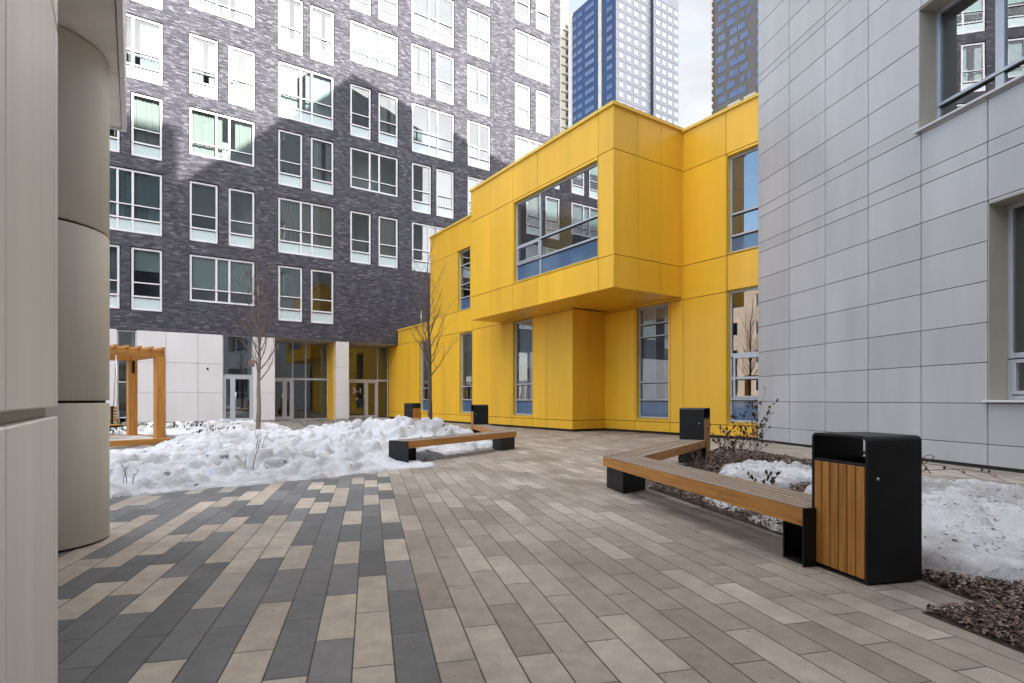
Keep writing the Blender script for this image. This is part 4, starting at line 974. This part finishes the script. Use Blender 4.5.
tag(s1, 'big lumpy heap of cleared snow in front of the left bench and the brick block', 'snow heap')
s2, _ = heap('snow_heap', [(-12.6, 17.5), (-11, 16.6), (-9.4, 16.6), (-8.0, 16.9), (-7.4, 18.2), (-8, 20.3), (-10.5, 21.3), (-12.8, 20)], .07, lambda X, Y: .12+0*X, 'snow', 31, (1500, .05, .2), .4, .4, chunks=300, cmax=.12)
tag(s2, 'second smaller snow heap against the white ground floor wall, behind the pergola path', 'snow heap')
s3, sh3 = heap('snow_heap', [(2.38, 3.42), (2.75, 3.12), (3.5, 2.95), (4.6, 3.3), (5.0, 4.6), (4.9, 5.9), (4.2, 6.6), (3.3, 6.3), (2.7, 5.2)], .03, lambda X, Y: .16+.08*gauss(X, Y, 3.4, 4.8, 1.2), 'snow_dirty', 41, (160, .04, .12), .12, .10, .022, chunks=120, cmin=.006, cmax=.03)
tag(s3, 'smooth slab of dirty old snow on the mulch, right of the near litter bin', 'snow heap')
s4, sh4 = heap('snow_heap', [(2.6, 5.6), (3.3, 6.75), (4.1, 7.2), (4.3, 8.4), (3.6, 8.9), (2.95, 8.1), (2.45, 6.9)], .035, lambda X, Y: .085+.05*gauss(X, Y, 3.3, 7.4, .8), 'snow_dirty', 51, (260, .03, .11), .2, .2, .022, chunks=140, cmin=.008, cmax=.04)
tag(s4, 'low patch of speckled snow on the mulch behind the right bench', 'snow heap')
for i, (P, sd_) in enumerate((([(2.02, 5.2), (2.3, 5.3), (2.25, 5.9), (2.0, 5.85)], 61), ([(2.12, 4.45), (2.45, 4.5), (2.4, 5.0), (2.1, 4.95)], 62))):
    s5, _ = heap('snow_patch', P, .025, lambda X, Y: .035+0*X, 'snow_dirty', sd_, (10, .03, .08), .12, .12, .01)
    tag(s5, ('thin snow remnant under the middle of the right bench', 'thin snow remnant under the near end of the right bench')[i], 'snow patch')

# ------------------------------------------------------------------ planter bed with bark mulch
BED = [(1.60, 6.63), (2.06, 4.40), (2.30, 3.50), (2.36, 3.27), (2.40, 2.868), (2.01, 2.775), (2.11, 2.33), (2.5, .6), (5.9, .6), (5.37, 5.9), (5.0, 10), (4.55, 12.2), (3.5, 10.4)]
mb = MB(); mb.add([(x, y, .005) for x, y in BED], [tuple(range(len(BED)))]); tag(mb.build('planting_bed', M['soil']), kind='structure')
N_ = 56000; rx = RNG.uniform(1.6, 5.8, N_*3); ry = .6+11.6*RNG.random(N_*3)**1.6
sdm = poly_sd(rx, ry, BED); k = sdm > .012; rx, ry = rx[k][:N_], ry[k][:N_]
nx = RNG.uniform(1.9, 3.4, 16000); ny = RNG.uniform(2.2, 3.6, 16000); k = poly_sd(nx, ny, BED) > .010; rx = np.concatenate([rx, nx[k]]); ry = np.concatenate([ry, ny[k]])
mb = MB()
for x, y in zip(rx, ry):
    L_ = random.uniform(.006, .020)*(1+.13*max(0, y-3)); W_ = L_*random.uniform(.22, .5); e = Matrix.Rotation(random.uniform(0, 6.28), 3, 'Z') @ Matrix.Rotation(random.gauss(0, .45), 3, 'X') @ Matrix.Rotation(random.gauss(0, .4), 3, 'Y')
    c = Vector((x, y, .012+random.random()*.03)); t_ = .004
    ps = [c+e @ Vector(v) for v in ((-L_, -W_*.6, 0), (-L_*.2, -W_, t_), (L_, -W_*.5, 0), (L_*.8, W_*.7, t_*.5), (-L_*.5, W_, t_))]
    mb.add(ps, [(0, 1, 2, 3, 4)])
for hz_, (x0, x1, y0, y1), n_ in ((sh3, (2.4, 5, 3, 6.5), 900), (sh4, (2.5, 4.2, 5.7, 8.8), 500)):
    for _ in range(n_):
        x = random.uniform(x0, x1); y = random.uniform(y0, y1); z = hz_(x, y)
        if z < .02: continue
        L_ = random.uniform(.006, .02); W_ = L_*random.uniform(.2, .5); e = Matrix.Rotation(random.uniform(0, 6.28), 3, 'Z') @ Matrix.Rotation(random.gauss(0, .35), 3, 'X'); c = Vector((x, y, z+.008))
        mb.add([c+e @ Vector(v) for v in ((-L_, -W_*.6, 0), (L_, -W_*.5, .004), (L_*.8, W_*.7, 0), (-L_*.5, W_, .003))], [(0, 1, 2, 3)])
tag(mb.build('bark_mulch', M['chip']), 'dark bark chips covering the planting bed along the grey wall', 'bark mulch', kind='stuff')

# ------------------------------------------------------------------ young trees
def make_tree(name, label, loc, H, tr, seed, bark, crown0, spread):
    t = thing(name, label, 'tree', loc, 0, None); r = random.Random(seed)
    pts = []; rad = []; n = 14; x = y = 0
    for i in range(n+1):
        f = i/n; x += r.gauss(0, .010); y += r.gauss(0, .010); pts.append((x, y, -.05+H*.80*f)); rad.append(tr*(1-.80*f)*(1.2 if i == 0 else 1))
    mb = MB(); mb.tube(pts, rad, 10); mb.build('trunk', bark, t)
    cr = MB()
    def branch(p, d, L, r0, lvl):
        q = [Vector(p)]; rr_ = [r0]; m = 7; dd = Vector(d)
        for i in range(m):
            dd = (dd + Vector((r.gauss(0, .07), r.gauss(0, .07), .085+.03*r.random()))).normalized()
            q.append(q[-1]+dd*L/m); rr_.append(max(.0022, r0*(1-.85*(i+1)/m)))
            if lvl < 2 and i >= 1 and r.random() < (.75 if lvl == 0 else .45):
                a_ = r.uniform(0, 6.28); s_ = Vector((math.cos(a_), math.sin(a_), .25)); branch(q[-1], (dd*.8+s_*.62).normalized(), L*r.uniform(.25, .5), rr_[-1]*.72, lvl+1)
        cr.tube(q, rr_, 5 if lvl == 0 else 4, False)
    nb_ = 26
    for i in range(nb_):
        f = crown0+(.98-crown0)*i/nb_; j = min(n, int(f*n)); p = Vector(pts[j]).lerp(Vector(pts[min(n, j+1)]), f*n-j); a_ = i*2.4+r.uniform(-.4, .4)
        up = .75+.9*f; d = Vector((math.cos(a_), math.sin(a_), up)).normalized()
        branch(p, d, H*spread*(1.15-.55*f)*r.uniform(.8, 1.2), max(.006, rad[j]*.4), 0)
    top = Vector(pts[-1]); branch(top, (r.gauss(0, .1), r.gauss(0, .1), 1), H*.24, rad[-1], 0)
    cr.build('crown', M['twig'], t); return t
t1 = make_tree('young_tree', 'bare young tree with a pale trunk and small card on it, in the left snow', (-6.07, 13.5, 0), 4.75, .062, 4, M['bark'], .40, .24)
mb = MB(); mb.box(-.20, -.05, -.075, -.055, 1.82, 1.97, .003); mb.box(-.17, -.06, -.0775, -.0752, 1.86, 1.93); mb.build('tree_tag', M['tag'], t1)
t2 = make_tree('young_tree', 'dark bare young tree standing in front of the left end of the yellow building', (-2.12, 14.5, 0), 5.2, .066, 9, M['bark_dark'], .40, .22)

# ------------------------------------------------------------------ shrubs, stems and twigs
def leafq(mb, p, s, r):
    e = Matrix.Rotation(r.uniform(0, 6.28), 3, 'Z') @ Matrix.Rotation(r.uniform(.4, 2.4), 3, 'X') @ Matrix.Rotation(r.uniform(-.6, .6), 3, 'Y')
    ps = [(0, 0, 0), (s*.35, s*.3, s*.12), (s*.3, s*.8, s*.05), (0, s*1.15, -s*.12), (-s*.3, s*.75, s*.1), (-s*.35, s*.3, s*.15)]
    ps = [Vector(p)+e @ Vector(v) for v in ps]; mb.add(ps, [(0, 1, 2, 3), (0, 3, 4, 5)])
def make_shrub(label, loc, H, stems, lean, leaves, seed, cat='shrub', lsize=.05, rad=.006, group=None):
    t = thing('dead_shrub', label, cat, loc, 0, group); r = random.Random(seed); st = MB(); lf = MB()
    for i in range(stems):
        a_ = r.uniform(0, 6.28); h = H*r.uniform(.55, 1.05); d = Vector((math.cos(a_)*lean*r.random(), math.sin(a_)*lean*r.random(), 1)).normalized(); p = Vector((r.gauss(0, .05), r.gauss(0, .05), -.02)); q = [p]; m = 8
        for k in range(m):
            d = (d+Vector((r.gauss(0, .12), r.gauss(0, .12), r.gauss(0, .04)-.02))).normalized(); q.append(q[-1]+d*h/m)
            if k > 1 and r.random() < .6:
                s_ = (d+Vector((r.gauss(0, .7), r.gauss(0, .7), .2))).normalized(); e_ = q[-1]+s_*h*.22*r.uniform(.5, 1.2); st.tube([q[-1], q[-1].lerp(e_, .5)+Vector((0, 0, .01)), e_], [rad*.5, rad*.4, rad*.3], 4, False)
                for _ in range(leaves):
                    if r.random() < .6: leafq(lf, q[-1].lerp(e_, r.uniform(.4, 1.05)), lsize*r.uniform(.6, 1.2), r)
            for _ in range(leaves):
                if k > 2 and r.random() < .42: leafq(lf, q[-1], lsize*r.uniform(.6, 1.2), r)
        st.tube(q, [rad*(1-.7*k/m) for k in range(m+1)], 5, False)
    st.build('stem', M['twig'], t)
    if lf.v: lf.build('foliage', M['leaf'], t)
    return t
make_shrub('tall bare shrub with hanging dead leaves in front of the grey wall corner', (4.05, 9.4, .0), 1.3, 9, .6, 2, 3, lsize=.06)
make_shrub('bushy brown shrub with curled dead leaves in front of the yellow wall', (3.62, 9.1, .0), .85, 16, .95, 2, 8, lsize=.055)
make_shrub('low tangle of brown stems on the mulch beside the far end of the right bench', (2.75, 8.2, .0), .5, 14, 1.5, 1, 12, lsize=.04)
make_shrub('small dead stems poking out of the speckled snow behind the right bench', (2.85, 6.3, .02), .32, 6, 1.3, 2, 14, lsize=.04)
br = thing('bramble', 'thin arching bramble with a few dead leaves over the dirty snow by the grey wall', 'bramble', (3.5, 4.9, .2)); r = random.Random(2)
st = MB(); lf = MB()
for (x0, x1, hh) in ((-.35, 1.05, .26), (.25, 1.3, .2), (.5, .42, .34)):
    q = [Vector((x0+(x1-x0)*k/8, .5+.1*math.sin(k), hh*math.sin(.5+2.3*k/8)+.02*r.random()-.03)) for k in range(9)]; st.tube(q, [.005*(1-.06*k) for k in range(9)], 5, False)
    for k in range(1, 8):
        for _ in range(2):
            if r.random() < .6: leafq(lf, q[k], .035*r.uniform(.7, 1.2), r)
st.build('stem', M['twig'], br); lf.build('foliage', M['leaf'], br)
TW = [((-3.55, 7.6), .42, 'bare forked twig standing near the front edge of the big snow heap'), ((-4.55, 6.75), .38, 'bare twig in the snow beside the round column'), ((-4.25, 9.6), .62, 'taller bare twig in the middle of the left snow heap'), ((-9.4, 15.3), .62, 'dry stalk with seed heads behind the pergola post')]
for i, ((x, y), h, lb_) in enumerate(TW): make_shrub(lb_, (x, y, max(0, sh(x, y)-.02)), h, 3, .8, 1 if i > 2 else 0, 40+i, 'twig', .04, .0065)
def low_green(label, loc, rr_, h, seed, n_=420):
    r = random.Random(seed); mb = MB(); st = MB(); t = thing('low_shrub', label, 'shrub', loc)
    for _ in range(n_):
        a_ = r.uniform(0, 6.28); q = rr_*math.sqrt(r.random()); leafq(mb, (q*math.cos(a_), q*math.sin(a_)*.6, h*r.random()*(1-.6*(q/rr_)**2)), .075*r.uniform(.6, 1.2), r)
    for _ in range(8):
        a_ = r.uniform(0, 6.28); st.tube([(0, 0, 0), (rr_*.5*math.cos(a_), rr_*.3*math.sin(a_), h*.5), (rr_*.8*math.cos(a_), rr_*.5*math.sin(a_), h*.9)], [.008, .006, .003], 4, False)
    mb.build('foliage', M['green'], t); st.build('stem', M['twig'], t)
low_green('low green shrub in the snow left of the glazed door', (-7.7, 14.9, .03), .7, .26, 5, 140)
low_green('patch of low green shrub at the foot of the white wall behind the pergola', (-10.0, 17.6, .03), 1.0, .3, 6, 150)
low_green('low green plants behind the pergola swing seat', (-12.4, 17.4, 0), 1.5, .4, 7)

# ------------------------------------------------------------------ grit and crumbs lying on the paving
mb = MB(); r = random.Random(77)
for _ in range(420):
    y = 1.3+9*r.random()**1.5; x = r.uniform(-.75, .62)*y
    if poly_sd(np.array([x]), np.array([y]), BED)[0] > -.05 or poly_sd(np.array([x]), np.array([y]), SP)[0] > 0: continue
    q = r.uniform(.0010, .0032)*(1+.15*y); c = Vector((x, y, q*.5)); a_ = r.uniform(0, 6.28); u = Vector((math.cos(a_), math.sin(a_), 0))*q; w_ = Vector((-u.y, u.x, 0))*r.uniform(.3, .9); t_ = Vector((0, 0, q*.7))
    mb.add([c-u-w_, c+u-w_*.6, c+u*.7+w_, c-u*.6+w_, c+t_], [(0, 1, 4), (1, 2, 4), (2, 3, 4), (3, 0, 4)])
tag(mb.build('ground_litter', M['chip']), 'scattered grit and bark crumbs on the paving', 'litter', kind='stuff')
